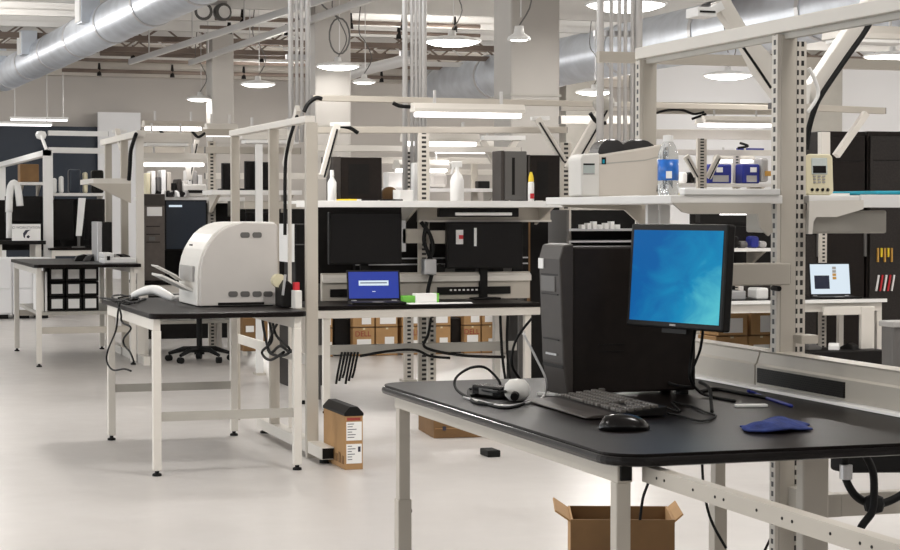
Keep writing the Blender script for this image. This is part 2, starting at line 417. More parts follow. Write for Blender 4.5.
# ------------------------------------------------------------------ benches and frames
def leg(mb_name, x, y, z1, parent, w=.05, foot=True, m='cream_light'):
    o = MB().box(x - w / 2, x + w / 2, y - w / 2, y + w / 2, .03 if foot else 0, z1).build(mb_name, m, parent, bevel=.004)
    if foot: MB().lathe([(.026, 0), (.026, .012), (.012, .018), (.012, .035)], (x, y, 0), 12).build('foot', 'rubber', o)
    return o
def bench(label, x0, x1, y0, y1, zt, legs, apron=.055, th=.03, r=.05, tele=False, name='workbench', rails=(), m='cream', legm='cream_light', top='laminate', group=None):
    t = thing(name, label, 'workbench', ((x0 + x1) / 2, (y0 + y1) / 2, 0), 0, group)
    MB().prism(rrect(x0, x1, y0, y1, r), 'z', zt - th, zt).build('tabletop', top, t, bevel=.006)
    if apron:
        for nm, q in (('apron', (x0 + .03, x0 + .07, y0 + .06, y1 - .06)), ('apron', (x1 - .07, x1 - .03, y0 + .06, y1 - .06)), ('apron', (x0 + .07, x1 - .07, y0 + .06, y0 + .1)), ('apron', (x0 + .07, x1 - .07, y1 - .1, y1 - .06))):
            MB().box(*q, zt - th - apron, zt - th).build(nm, m, t, bevel=.003)
    for lx, ly in legs: leg('leg', lx, ly, zt - th - (apron if False else 0), t, m=legm)
    for p, q, w, h in rails: MB().bar(p, q, w, h).build('stretcher', m, t, bevel=.003)
    return t

# === front desk ===
t = thing('workbench', 'large black topped workbench carrying the monitor and keyboard', 'workbench', (2.14, 4.74, 0))
D_Z = .915
MB().prism(rrect(1.648, 2.66, 3.838, 5.72, .09, 8), 'z', D_Z - .006, D_Z).build('tabletop', 'laminate', t, bevel=.002)
MB().prism(rrect(1.64, 2.665, 3.83, 5.728, .095, 8), 'z', D_Z - .029, D_Z - .005).build('edge_band', 'edge', t, bevel=.010)
ap = MB().box(1.685, 1.723, 3.91, 5.66, .842, .886).build('apron', 'cream', t, bevel=.003)
MB().box(1.691, 1.717, 3.902, 3.911, .848, .880).build('open_end', 'black', ap)
MB().box(1.723, 2.64, 5.60, 5.64, .842, .886).build('apron', 'cream', t, bevel=.003)
MB().box(2.60, 2.64, 4.0, 5.60, .842, .886).build('apron', 'cream', t, bevel=.003)
for lx, ly in ((1.704, 5.63), (1.704, 3.935), (2.672, 5.40)):
    o = MB().box(lx - .018, lx + .018, ly - .018, ly + .018, .4, .842).build('leg', 'cream', t, bevel=.003)
    MB().box(lx - .022, lx + .022, ly - .022, ly + .022, .02, .56).build('outer_sleeve', 'cream', o, bevel=.003)
    MB().lathe([(.026, 0), (.026, .012), (.012, .02), (.012, .03)], (lx, ly, 0), 12).build('foot', 'rubber', o)
    MB().tube([(lx + .022, ly, .52), (lx + .028, ly, .52)], .006, 8).build('set_screw', 'black', o)
o = MB().box(2.51, 2.59, 4.56, 4.60, .0, .886).build('leg', 'cream', t, bevel=.005)
# punched side rail running on towards the next bench
rl = MB().box(1.75, 1.758, 2.2, 3.92, .842, .878).box(1.758, 1.78, 2.2, 3.92, .873, .878).build('side_rail', 'cream', t)
for k in range(11):
    y = 3.80 - k * .145
    for dy in ((0,) if k % 2 else (0, .04)): MB().tube([(1.7485, y + dy, .86), (1.7505, y + dy, .86)], .0032, 8).build('bolt_hole', 'black', rl)
MB().box(1.73, 1.78, 2.25, 2.3, 0, .842).build('leg', 'cream_light', t)

# === raceway behind the front desk ===
t = thing('power_raceway', 'long beige power raceway along the back edge of the front desk', 'raceway', (2.70, 4.6, .9))
prof = [(2.672, .895), (2.672, .988), (2.678, .994), (2.688, 1.026), (2.684, 1.032), (2.74, 1.034), (2.74, .895)]
MB().prism(prof, 'y', 2.4, 5.15).build('body', 'cream', t)
MB().prism(prof, 'y', 5.158, 5.72).build('body', 'cream', t)
MB().box(2.655, 2.672, 2.4, 5.70, .893, .899).build('ledge', 'cream_light', t)
MB().prism([(2.650, .917), (2.653, .923), (2.672, .928), (2.672, .917)], 'y', 2.4, 5.70).build('lip', 'white', t)
ps = MB().box(2.666, 2.673, 4.62, 5.13, .937, .981).build('socket_strip', 'port_strip', t)
# === near frame ===
def tube_post(parent, x, y, z1, w=.05, d=.035, left='slots_side', z0=0.):
    o = MB().box(x, x + w, y, y + d, z0, z1).build('post', 'cream', parent, bevel=.003)
    MB().box(x - .012, x - .0005, y + .002, y + d - .002, z0, z1).build('slotted_channel', left, o)
    return o
t = thing('workstation_frame', 'tall cream steel frame rising behind the front desk at right', 'frame', (2.72, 5.05, 0))
tube_post(t, 2.70, 5.05, 1.975, .052, .04)
tube_post(t, 2.70, 6.05, 1.975, .052, .04, z0=.92)
MB().box(2.68, 2.76, 5.98, 6.10, .895, .92).build('base_plate', 'cream', t)
MB().box(2.695, 2.735, 5.70, 6.0, .895, .92).build('base_plate', 'cream', t)
MB().box(2.745, 2.757, 5.06, 5.10, 0, 1.975).build('groove', 'grey', t)
MB().box(2.762, 2.805, 5.09, 5.115, 0, 1.96).build('slotted_channel', 'slots_front', t)
MB().box(2.69, 2.745, 2.3, 6.10, 1.98, 2.02).build('top_beam', 'cream_light', t, bevel=.003)
MB().box(2.71, 2.73, 2.3, 6.05, 1.962, 1.98).build('under_beam', 'greige', t)
MB().box(2.80, 3.6, 4.86, 4.91, .565, .63).build('stretcher', 'cream', t, bevel=.003)
MB().box(2.73, 2.80, 4.86, 5.05, .565, .63).build('stretcher', 'cream', t)
MB().bar((2.76, 6.6, 2.03), (4.2, 6.6, 2.03), .03, .04).build('cross_beam', 'cream', t)
MB().box(2.745, 2.80, 5.0, 5.06, 1.06, 1.085).build('clip_plate', 'cream', t)
MB().box(2.70, 2.82, 4.6, 5.9, 0, .03).build('base_rail', 'cream', t)
MB().box(2.655, 2.76, 2.5, 2.56, 0, 1.975).build('post', 'cream', t)
# monitor mount bar
t = thing('mount_bar', 'beige square mounting bar fixed across the near post beside the monitor', 'bracket', (2.62, 4.97, 1.24))
MB().box(2.42, 2.70, 4.985, 5.045, 1.235, 1.30).build('tube', 'cream', t, bevel=.004)
MB().box(2.70, 2.7015, 4.99, 5.04, 1.24, 1.295).build('end_cap', 'black', t)
MB().tube([(2.665, 4.99, 1.225), (2.665, 5.03, 1.225)], .008, 8).build('bolt', 'black', t)
# cantilever arms
def arm(label, p, q, w=.05, d=.03, cable=True, up=(0, 1, 0), side=1, head=True, name='light_arm', cat='arm'):
    p, q = V(p), V(q); t = thing(name, label, cat, p)
    MB().bar(p, q, d, w, up=(0, 0, 1)).build('strut', 'cream_light', t, bevel=.003)
    if cable:
        dd = (q - p); off = V((.0, -d / 2 - .008, -.02))
        MB().tube(spline([p + off + dd * .02, p + dd * .3 + off, p + dd * .6 + off, p + dd * .95 + off], 4), .007, 6).build('cable', 'rubber', t)
    if head: MB().bar(q - V((.05 * side, 0, .005)), q + V((.10 * side, 0, .0)), .035, .03).build('clamp_head', 'white', t, bevel=.003)
    return t
def gusset(label, poly_px, Y, th, m='cream_light', cat='arm', name='gusset_arm'):
    pts = [PY(px, py, Y) for px, py in poly_px]
    t = thing(name, label, cat, pts[0]); MB().prism([(p.x, p.z) for p in pts], 'y', Y, Y + th).build('plate', m, t, bevel=.003)
    return t
t = gusset('broad cream arm leaning left over the front desk behind the near post', [(778, 62), (778, 100), (757, 72), (744, 47), (722, 14), (716, 2), (730, -2), (738, 12), (750, 32)], 6.2, .05)
MB().tube([PY(743, 47, 6.18), PY(757, 67, 6.18), PY(771, 88, 6.18)], .005, 6).build('cable', 'rubber', t)
q = PY(785, 90, 6.22); MB().box(q.x - .03, q.x + .03, 6.2, 6.25, 1.3, q.z + .05).build('upright', 'cream', t)
t = gusset('broad cream arm leaning right from the near post with a black cable', [(809, 104), (811, 84), (866, 3), (876, -14), (898, -14), (874, 24), (822, 98)], 5.14, .05)
MB().tube(spline([PY(806, 150, 5.12), PY(809, 128, 5.12), PY(815, 108, 5.12), PY(822, 94, 5.12), PY(845, 60, 5.12), PY(866, 30, 5.12), PY(876, 8, 5.12)], 5), .009, 8).build('cable', 'rubber', t)
MB().tube(spline([PY(809, 68, 5.11), PY(815, 80, 5.11), PY(818, 95, 5.11), PY(808, 112, 5.11)], 5), .006, 8).build('cable_tie', 'white', t)
a = PY(703, 13, 6.2); b = PY(720, 5, 6.2)
t = thing('lamp_head', 'white grooved lamp head on the arm leaning left over the desk', 'lamp', a)
MB().box(a.x - .04, a.x + .035, 6.16, 6.26, a.z - .016, a.z + .018).build('housing', 'white', t, bevel=.003)
MB().box(a.x - .032, a.x + .028, 6.156, 6.16, a.z - .003, a.z + .004).build('slot', 'black', t)
MB().bar((a.x + .03, 6.21, a.z + .005), (b.x + .01, 6.21, b.z), .03, .03).build('clamp', 'white', t)
# === shelf over the front desk ===
t = thing('upper_shelf', 'pale shelf holding the label printer and water bottle', 'shelf', (2.5, 5.5, 1.45))
MB().prism([(2.32, 5.0), (2.68, 5.0), (2.68, 6.0), (2.32, 6.0)], 'z', 1.474, 1.499).build('board', 'shelf_white', t, bevel=.003)
pp = [(672, 203), (770, 203), (772, 232), (768, 236), (760, 228), (757, 214), (690, 214), (682, 212)]
pts = [PY(px, py, 4.99) for px, py in pp]
MB().prism([(p.x, p.z) for p in pts], 'y', 4.985, 4.995).build('bracket', 'cream', t)
pts = [PY(px, py, 6.0) for px, py in [(560, 204), (640, 204), (650, 222), (640, 224), (625, 210), (565, 207)]]
MB().prism([(p.x, p.z) for p in pts], 'y', 6.0, 6.01).build('bracket', 'cream', t)
MB().box(2.36, 2.67, 4.995, 5.03, 1.499, 1.518).build('rim', 'white', t, bevel=.003)
MB().box(2.655, 2.67, 5.03, 5.4, 1.499, 1.515).build('rim', 'white', t)
# bracket strip seen under the label printer (two white plates)
for i, (px0, px1) in enumerate(((648, 658), (661, 670))):
    a, b = PY(px0, 205, 5.7), PY(px1, 228, 5.7)
    MB().box(a.x, b.x, 5.7, 5.72, b.z - .04, 1.474).build('hanger_plate', 'white', t)
# === shelf on the far side of the near frame ===
t = thing('side_shelf', 'white shelf with a bracket right of the near post', 'shelf', (3.0, 5.2, 1.40))
MB().box(2.80, 3.6, 5.06, 5.6, 1.478, 1.50).build('board', 'shelf_white', t, bevel=.003)
MB().box(2.97, 3.6, 5.045, 5.06, 1.463, 1.502).build('front_edge', 'white', t, bevel=.002)
pts = [PY(px, py, 5.05) for px, py in [(807, 201), (861, 200), (861, 209), (834, 217), (814, 217), (811, 222), (810, 234), (806, 234)]]
MB().prism([(p.x, p.z) for p in pts], 'y', 5.035, 5.05).build('bracket', 'cream_light', t)
MB().box(2.815, 3.09, 5.1, 5.5, 1.385, 1.455).build('drawer', 'greige', t, bevel=.006)
# gadget
c = PY(820, 200, 5.10)
T = place((c.x, 5.10, 1.502), -.25, -.13)
t = thing('handheld_meter', 'cream handheld meter with a small screen leaning on the side shelf', 'meter', (c.x, 5.10, 1.502), -.25)
MB(T).prism(rrect(-.042, .042, 0, .125, .014), 'y', 0, .03).build('case', 'cream_gadget', t, bevel=.004)
s = MB(T).box(-.024, .024, -.002, .001, .062, .112).build('screen', 'lcd', t)
MB(T).box(-.02, .02, -.003, -.0019, .066, .088).build('bezel', 'black', s)
for k in range(4): MB(T).tube([(-.024 + k * .016, -.004, .015), (-.024 + k * .016, .002, .015)], .005, 10).build('round_button', 'black', t)
for r_ in range(3):
    for k in range(3): MB(T).box(-.02 + k * .014, -.011 + k * .014, -.003, .002, .036 + r_ * .009, .040 + r_ * .009).build('key', 'midgrey', t)
tag(MB().prism([(PY(862, 200, 5.2).x, 5.12), (PY(880, 200, 5.2).x, 5.08), (3.4, 5.15), (3.4, 5.4), (3.02, 5.38)], 'z', 1.5035, 1.515).build('folder', 'teal', bevel=.004), 'teal folder lying on the white side shelf', 'folder')
tag(MB().box(2.90, 3.03, 5.22, 5.5, 1.501, 1.508).build('paper_sheet', 'paper'), 'white paper under the cream meter on the side shelf', 'paper')
# === label printer ===
T = place((2.475, 5.66, 1.499), math.radians(-6)) @ Matrix.Diagonal((.97, .75, 1.38, 1))
t = thing('label_printer', 'beige desktop label printer with two smoked roll covers', 'printer', (2.475, 5.66, 1.499), math.radians(-6))
MB(T).prism([(-.155, .0), (.125, 0), (.135, .03), (.135, .125), (.02, .112), (-.085, .1), (-.155, .095)], 'y', 0, .19).build('body', 'label_printer', t, bevel=.006)
fr = MB(T).prism([(-.165, .002), (-.10, .0), (-.10, .103), (-.155, .1), (-.167, .09)], 'y', -.004, .194).build('front_cover', 'printer_white', t, bevel=.006)
MB(T).box(-.157, -.118, -.0055, -.003, .052, .078).build('display', 'lcd', fr)
MB(T).box(-.157, -.118, -.0057, -.003, .0735, .0775).build('slot', 'black', fr)
MB(T).box(-.157, -.118, -.0057, -.003, .052, .055).build('slot', 'midgrey', fr)
MB(T).prism([(-.10, .075), (.06, .085), (.13, .097), (.13, .1), (.06, .0875), (-.10, .078)], 'y', -.001, .191).build('seam', 'greige', t)
for xc, w in ((-.05, .05), (.04, .07)):
    MB(T).prism([(xc + w * math.cos(math.radians(a_)), .10 + .036 * math.sin(math.radians(a_))) for a_ in range(0, 181, 20)], 'y', .02, .17).build('roll_cover', 'smoke', t, bevel=.004)
MB(T).box(-.093, -.078, -.002, .001, .088 - .012, .1 - .008).build('emblem', 'black', t)
MB(T).box(-.09, -.083, -.0026, -.0015, .078, .087).build('emblem_mark', 'teal', t)
MB(T).tube([(.10, .0, .02), (.14, -.005, .012), (.15, -.01, .006)], .008, 6).build('power_plug', 'black', t)
tag(MB(place((2.645, 5.50, 1.499), .2)).box(-.05, .05, -.04, .04, .0, .012).box(-.045, .045, -.035, .035, .012, .02).build('sticky_notes', 'cream_gadget'), 'pale yellow notepad in front of the label printer', 'notepad')
# === water bottle ===
c = V((2.60, 5.40, 1.499)); c = V((PY(668, 198, 5.35).x, 5.35, 1.499))
t = thing('water_bottle', 'clear plastic water bottle with a blue label on the pale shelf', 'bottle', c)
MB().lathe([(.028, 0), (.032, .006), (.032, .045), (.030, .05), (.032, .056), (.032, .115), (.031, .13), (.022, .155), (.014, .168), (.013, .172)], c, 24).build('body', 'glass', t, smooth=True)
MB().lathe([(.0328, .048), (.0328, .112), (.0322, .112), (.0322, .048)], c, 24).build('label_band', 'bottle_blue', t, smooth=True)
MB().lathe([(.0145, .166), (.0155, .168), (.0155, .186), (.0, .188)], c, 16).build('cap', 'white', t)
MB(place(c, -.38)).prism([(-.008, -.0332), (.010, -.0332), (.010, -.0325), (-.008, -.0325)], 'z', .054, .076).build('barcode', 'paper', t)

# === monitor ===
MC = V((2.222, 4.775, 1.128)); MR = math.radians(-73); MT = math.radians(-4)
T = place(MC, MR, MT)
t = thing('flat_monitor', 'black wide monitor showing a turquoise desktop on the front desk', 'monitor', MC, MR)
MB(T).box(-.198, .198, 0, .03, 0, .29).build('bezel', 'black', t, bevel=.006)
MB(T).box(-.182, .182, -.0015, .004, .018, .272).build('screen', 'screen_aqua', t)
bk = MB(T).prism([(-.17, .02), (.17, .02), (.13, .07), (-.13, .07)], 'z', .04, .25).build('back_shell', 'black', t, bevel=.01)
MB(T).bar((0, .07, .145), (.03, .16, .145), .04, .05).build('mount_arm', 'black', t)
MB(T).box(-.012, .012, -.002, .001, .008, .013).build('badge', 'midgrey', t)
MB(T).box(-.05, .05, .005, .025, -.012, 0).build('lower_tab', 'black', t)
# === tower ===
t = thing('computer_tower', 'black desktop tower standing behind the keyboard', 'computer', (2.2950, 5.30, .9))
MB().box(2.0950, 2.485, 5.20, 5.36, .912, 1.335).build('case', 'tower', t, bevel=.006)
fr = MB().prism([(2.0970, .905), (2.0800, .905), (2.0650, 1.0), (2.0530, 1.30), (2.0650, 1.34), (2.0970, 1.345)], 'y', 5.195, 5.365).build('front_panel', 'tower_front', t, bevel=.006)
MB(place((2.0570, 5.29, 1.225), 0)).box(-.004, .002, -.055, .055, -.02, .025).build('disc_drive', 'grey', fr, bevel=.002)
MB().box(2.0540, 2.0650, 5.215, 5.345, 1.252, 1.256).box(2.0540, 2.0650, 5.215, 5.345, 1.196, 1.199).build('drive_gap', 'black', fr)
MB().box(2.0585, 2.0700, 5.22, 5.34, 1.065, 1.068).build('groove', 'black', fr)
for k in range(4): MB().box(2.0610, 2.0750, 5.24 + k * .022, 5.26 + k * .022, 1.02, 1.026).build('front_port', 'silver', fr)
MB().box(2.0650, 2.0800, 5.20, 5.36, .985, .995).build('intake_slot', 'black', fr)
MB().box(2.0505, 2.0650, 5.32, 5.36, 1.27, 1.30).build('asset_sticker', 'paper', fr)
for sx in (2.1350, 2.45):
    for sy in (5.22, 5.34): MB().box(sx - .015, sx + .015, sy - .012, sy + .012, .9, .912).build('foot', 'rubber', t)
MB().box(2.1750, 2.2550, 5.1985, 5.2005, 1.03, 1.034).box(2.1750, 2.2550, 5.1985, 5.2005, 1.05, 1.054).build('side_vent', 'black', t)
t.location += V((-.055, -.14, .015))
# === keyboard ===
KC = V((1.99, 4.745, .915)); T = place(KC, -math.pi / 2 - .03)
t = thing('keyboard', 'black keyboard with a palm rest in front of the desktop tower', 'keyboard', KC, -math.pi / 2 - .03)
MB(T).prism([(-.045, .004), (.10, .004), (.10, .030), (-.045, .014)], 'x', -.235, .235).build('body', 'black', t, bevel=.003)
MB(T).prism([(-.125, .003), (-.047, .003), (-.047, .016), (-.10, .012), (-.125, .007)], 'x', -.235, .235).build('palm_rest', 'tower_front', t, bevel=.003)
km = None
for r_ in range(6):
    y = -.03 + r_ * .0225
    zt = .014 + (y + .045) * .11
    cells = [(-.22 + k * .0195, .016) for k in range(15)] + [(.09 + k * .0195, .016) for k in range(3)] + [(.16 + k * .0195, .016) for k in range(4)]
    if r_ == 0: cells = [(-.22, .022), (-.195, .018), (-.17, .018), (-.145, .10), (-.035, .018), (-.01, .018), (.015, .018), (.045, .022), (.09, .016), (.1095, .016), (.129, .016), (.16, .035), (.199, .016), (.2185, .016)]
    if r_ in (1, 2): cells = [c_ for c_ in cells if not (.085 < c_[0] < .135 and r_ == 2)]
    for x, w in cells:
        if r_ > 0 and (len([1 for c_ in t.children if c_.name.startswith('key')]) >= 100): continue
        MB(T).prism([(x, y), (x + w, y), (x + w, y + .016), (x, y + .016)], 'z', zt, zt + .009).build('keycap', 'keycap', t, bevel=.002)
# === mouse ===
c = PZ(624, 430, D_Z); T = place(c, -math.pi / 2 - .25) @ Matrix.Scale(1.12, 4)
t = thing('computer_mouse', 'black computer mouse lying beside the keyboard', 'mouse', c, -math.pi / 2 - .25)
prof = []
mb = MB(T); rows = []
for i in range(9):
    u = -1 + 2 * i / 8; w = .031 * math.sqrt(max(.04, 1 - abs(u) ** 3)); h = .036 * math.sqrt(max(.03, 1 - (u + .15) ** 2 * .72)) if abs(u) < 1 else .010
    rows.append([mb._v((w * math.cos(math.radians(a_)), u * .056, .001 + h * math.sin(math.radians(a_)))) for a_ in range(0, 181, 20)])
for A_, B_ in zip(rows, rows[1:]):
    for j in range(len(A_) - 1): mb._f((A_[j], A_[j + 1], B_[j + 1], B_[j]))
    mb._f((A_[-1], A_[0], B_[0], B_[-1]))
mb._f(rows[0]); mb._f(rows[-1][::-1])
mb.build('shell', 'black_gloss', t, smooth=True)
MB(T).tube([(-.003, .026, .0235), (.003, .026, .0235)], .008, 12).build('scroll_wheel', 'grey', t)
# === blue cloth ===
def blob(name, m, fn, nu, nv, label, cat, th=.004, parent=None):
    mb = MB(); g = [[mb._v(fn(u / nu, v / nv)) for v in range(nv + 1)] for u in range(nu + 1)]
    for u in range(nu):
        for v in range(nv): mb._f((g[u][v], g[u + 1][v], g[u + 1][v + 1], g[u][v + 1]))
    o = mb.build(name, m, parent, smooth=True)
    so = o.modifiers.new('thick', 'SOLIDIFY'); so.thickness = th; so.offset = 1
    if label: tag(o, label, cat)
    return o
cc = PZ(776, 430, D_Z)
def clothf(u, v):
    a_ = (u - .5) * 2; b_ = (v - .5) * 2
    x = a_ * .085 + b_ * .02 + .006 * math.sin(b_ * 5); y = b_ * .075 * (1 - .35 * abs(a_)) + .008 * math.sin(a_ * 4)
    z = .004 + .020 * max(0, 1 - (a_ ** 2 + b_ ** 2) * .8) + .006 * max(0, math.sin(a_ * 6 + b_ * 4)) * max(0, 1 - b_ * b_) * max(0, 1 - a_ * a_)
    return (cc.x + x, cc.y + y, D_Z + z)
blob('cleaning_cloth', 'blue_cloth', clothf, 18, 14, 'crumpled dark blue cloth lying on the front desk', 'cloth')
# === adapter and cables on the front desk ===
c = PZ(493, 397, D_Z); T = place(c, -1.2)
t = thing('power_adapter', 'black power adapter brick among cables at the desk corner', 'adapter', c, -1.2)
MB(T).prism(rrect(-.065, .065, -.028, .028, .008), 'z', .001, .034).build('brick', 'black_gloss', t, bevel=.005)
MB(T).box(-.03, .03, -.0285, -.027, .008, .026).build('rating_label', 'grey', t)
c = PZ(517, 401, D_Z)
t = thing('adapter_plug', 'round cream plug adapter beside the black power brick', 'plug', c)
MB().lathe([(.0, 0), (.022, .002), (.034, .015), (.037, .032), (.034, .048), (.022, .06), (.0, .064)], c, 20).build('shell', 'printer_white', t, smooth=True)
MB(place(c, -.5)).tube([(0, -.033, .02), (0, -.05, .016)], .012, 10).build('socket', 'black', t)
def cable(label, pts, r=.004, m='rubber', k=6, name='cable', cat='cable'):
    return tag(MB().tube(spline(pts, k), r, 6).build(name, m, smooth=True), label, cat)
zt = D_Z + .0045
def P9(px, py, dz=0.): return PZ(px, py, D_Z + .0045 + dz)
def up(px, py, base): # point above a desk spot, same distance
    q = PZ(*base, D_Z); d = _ray(px, py); s = q.dot(V((_f.x, _f.y, 0)).normalized()) / d.dot(V((_f.x, _f.y, 0)).normalized()); return d * s + V((0, 0, H))
cable('looped black cable arching at the far desk corner', [P9(528, 402), P9(505, 408), P9(475, 400), up(457, 390, (457, 396)), up(456, 378, (457, 394)), up(470, 368, (470, 392)), up(486, 368, (486, 390)), P9(500, 383, .02), P9(492, 390), P9(470, 396)], .0042)
cable('grey cable curling from the tower around the cream plug', [up(523, 333, (530, 398)), up(535, 356, (536, 398)), up(546, 380, (545, 398)), P9(544, 396), P9(530, 402), P9(505, 406), P9(478, 401), P9(464, 397)], .0038, 'pipe')
cable('black cable hanging down to the adapter from above', [up(532, 318, (528, 396)), up(516, 340, (524, 396)), up(512, 365, (520, 396)), P9(524, 386, .02), P9(512, 390, .012), P9(498, 392, .03), P9(470, 389), P9(474, 402), P9(500, 405)], .0042)
c = PZ(548, 396, D_Z)
tag(MB(place(c, -.9)).box(-.035, .03, -.007, .007, .001, .01).box(.03, .045, -.005, .005, .002, .008).build('cable_plug', 'white', bevel=.002), 'white cable plug lying at the foot of the tower', 'plug')
c = up(552, 378, (552, 398))
cable('black cables trailing over the desk from the keyboard', [P9(668, 408), P9(680, 411), P9(672, 402), P9(690, 406), P9(705, 412), P9(716, 416), P9(702, 421), P9(684, 417), P9(668, 413)], .003)
cable('black cable dropping from the monitor to the desk back', [MC + V((.045,-.06,.03)), up(692, 352, (692, 400)), up(690, 378, (692, 400)), P9(700, 392, .01), P9(713, 397), P9(735, 401)], .0045)
cable('second black cable dropping from the monitor on a slant', [MC + V((.045,-.10,.01)), up(700, 350, (698, 398)), up(692, 372, (694, 398)), P9(693, 386, .02), P9(672, 384, .03), P9(660, 376, .04), P9(664, 374, .045), P9(680, 386)], .004)
cable('black cable lying along the foot of the raceway', [P9(700, 392), P9(716, 389), P9(740, 393), P9(772, 399), P9(790, 405)], .006)
cable('blue network cable lying along the foot of the raceway', [P9(748, 391, .012), P9(756, 394), P9(764, 397), P9(776, 401), P9(792, 406)], .0045, 'blue')
cable('thick black lead standing up from the middle of the desk', [P9(712, 412), up(711, 400, (711, 411)), up(709, 388, (711, 410)), up(700, 382, (706, 404))], .005)
tag(MB(place(PZ(751, 407, D_Z), -.15)).box(-.045, .045, -.012, .012, 0, .008).build('white_card', 'paper', bevel=.002), 'narrow white card lying near the raceway on the front desk', 'card')
for i, (pts, lab) in enumerate((([(650, 463), (649, 480), (643, 498), (640, 520)], 'black cable hanging behind the nearest table leg'), ([(702, 460), (704, 490), (711, 520), (726, 548)], 'thin black cable hanging in front of the back leg'),
                             ([(790, 458), (790, 478), (780, 502), (776, 525), (764, 552)], 'dark blue cable looping under the desk beside the post'))):
    cable(lab, [PY(px, py, 5.0 + .1 * i) for px, py in pts], .0045)
# cable tray with thick cables under the right end
cable('thick black hose looping under the right end of the desk', [PY(846, 456, 4.7), PY(845, 476, 4.7), PY(856, 496, 4.7), PY(874, 504, 4.7), PY(892, 500, 4.7), PY(915, 486, 4.7)], .012)
cable('second thick black hose falling under the right end of the desk', [PY(866, 456, 4.65), PY(873, 472, 4.65), PY(874, 495, 4.65), PY(872, 512, 4.65), PY(860, 530, 4.65), PY(854, 560, 4.65)], .011)
tag(MB(place(PY(872, 459, 4.8), .1)).prism([(-.12, -.03), (.08, -.04), (.12, -.02), (.1, .03), (-.12, .04)], 'y', -.04, .04).build('power_block', 'rubber', bevel=.01), 'black power block clipped under the right end of the desk', 'adapter')
tag(MB(place(PY(874, 504, 4.68), .2)).lathe([(.0, -.03), (.025, -.02), (.03, 0), (.025, .02), (0, .03)], (0, 0, 0), 10).build('cable_wrap', 'rubber'), 'black wrap tying the thick hoses under the desk', 'wrap')
tag(MB(place(PY(846, 472, 4.69))).tube([(0, 0, -.02), (0, 0, .02)], .018, 10).build('connector', 'silver'), 'pale connector on the thick hose under the desk', 'connector')

# ================================================================== left table with the white printer
t = thing('workbench', 'black topped table on thin cream legs under the big white printer', 'workbench', (2.12, 11.25, 0))
MB().prism(rrect(1.69, 2.575, 10.33, 12.3, .06, 6), 'z', .865, .895).build('tabletop', 'laminate', t, bevel=.006)
for q in ((1.71, 1.75, 10.36, 12.13), (2.50, 2.54, 10.36, 12.13)): MB().box(*q, .80, .865).build('apron', 'cream_light', t, bevel=.003)
MB().box(1.75, 2.50, 12.09, 12.13, .80, .865).build('apron', 'cream_light', t)
for lx, ly in ((1.73, 10.38), (1.73, 12.11), (2.52, 10.38), (2.52, 12.11)): leg('leg', lx, ly, .80, t, w=.046)
for y, z in ((10.38, .325), (12.11, .33)): MB().box(1.753, 2.497, y - .012, y + .012, z - .025, z + .025).build('stretcher', 'greige', t)
PR = V((2.32, 11.28, .895))
t = thing('desktop_printer', 'big white printer with a rounded front on the left table', 'printer', PR)
prof = [(2.085, .90), (2.545, .90), (2.550, .92), (2.550, 1.37), (2.535, 1.385), (2.345, 1.385)]
for a_ in range(0, 91, 10):
    q = math.radians(a_); prof.append((2.345 - .26 * math.sin(q) ** 1.0, 1.385 - .31 * (1 - math.cos(q)) - 0 * a_))
prof.append((2.085, 1.0))
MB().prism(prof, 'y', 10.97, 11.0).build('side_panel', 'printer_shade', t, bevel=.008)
prof2 = [(x + (-.012 if x < 2.345 else .0), z + (.006 if z > 1.3 else 0)) for x, z in prof]
MB().prism(prof2, 'y', 11.0, 11.60).build('body', 'printer_white', t, bevel=.006)
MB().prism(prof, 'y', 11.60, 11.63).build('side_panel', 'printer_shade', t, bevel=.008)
sp = [o for o in t.children if o.name.startswith('side_panel')][0]
def vent(x, z): MB().prism(rrect(x - .028, x + .028, z - .016, z + .016, .012, 4), 'y', 10.966, 10.969).build('vent_slot', 'grey', sp)
for px in (233, 245, 257, 268):
    q = PY(px, 294, 10.97); vent(q.x, q.z)
for px in (245, 257):
    q = PY(px, 235, 10.97); vent(q.x, q.z)
a = PY(218, 303, 10.97); b = PY(264, 304, 10.97)
MB().box(a.x, b.x, 10.965, 10.972, .905, .92).build('hand_recess', 'black', sp)
# output slot and tray in the curved front
MB().box(2.061, 2.075, 11.08, 11.5, 1.04, 1.13).build('paper_slot', 'midgrey', t)
T = place((2.075, 11.3, .985), 0)
tr = MB(T).prism([(-.19, .10), (-.19, .085), (.02, -.02), (.02, .0)], 'y', -.17, .17).build('output_tray', 'printer_white', t, bevel=.003)
MB(T).prism([(-.20, .150), (-.20, .142), (-.09, .085), (-.05, .055), (-.09, .093)], 'y', -.12, .12).build('tray_flap', 'printer_white', tr)
MB().box(2.065, 2.077, 11.15, 11.2, 1.30 - .05, 1.31 - .05).build('button', 'grey', t)
for sx in (2.125, 2.505):
    for sy in (11.02, 11.58): MB().box(sx - .02, sx + .02, sy - .02, sy + .02, .895, .902).build('foot', 'rubber', t)
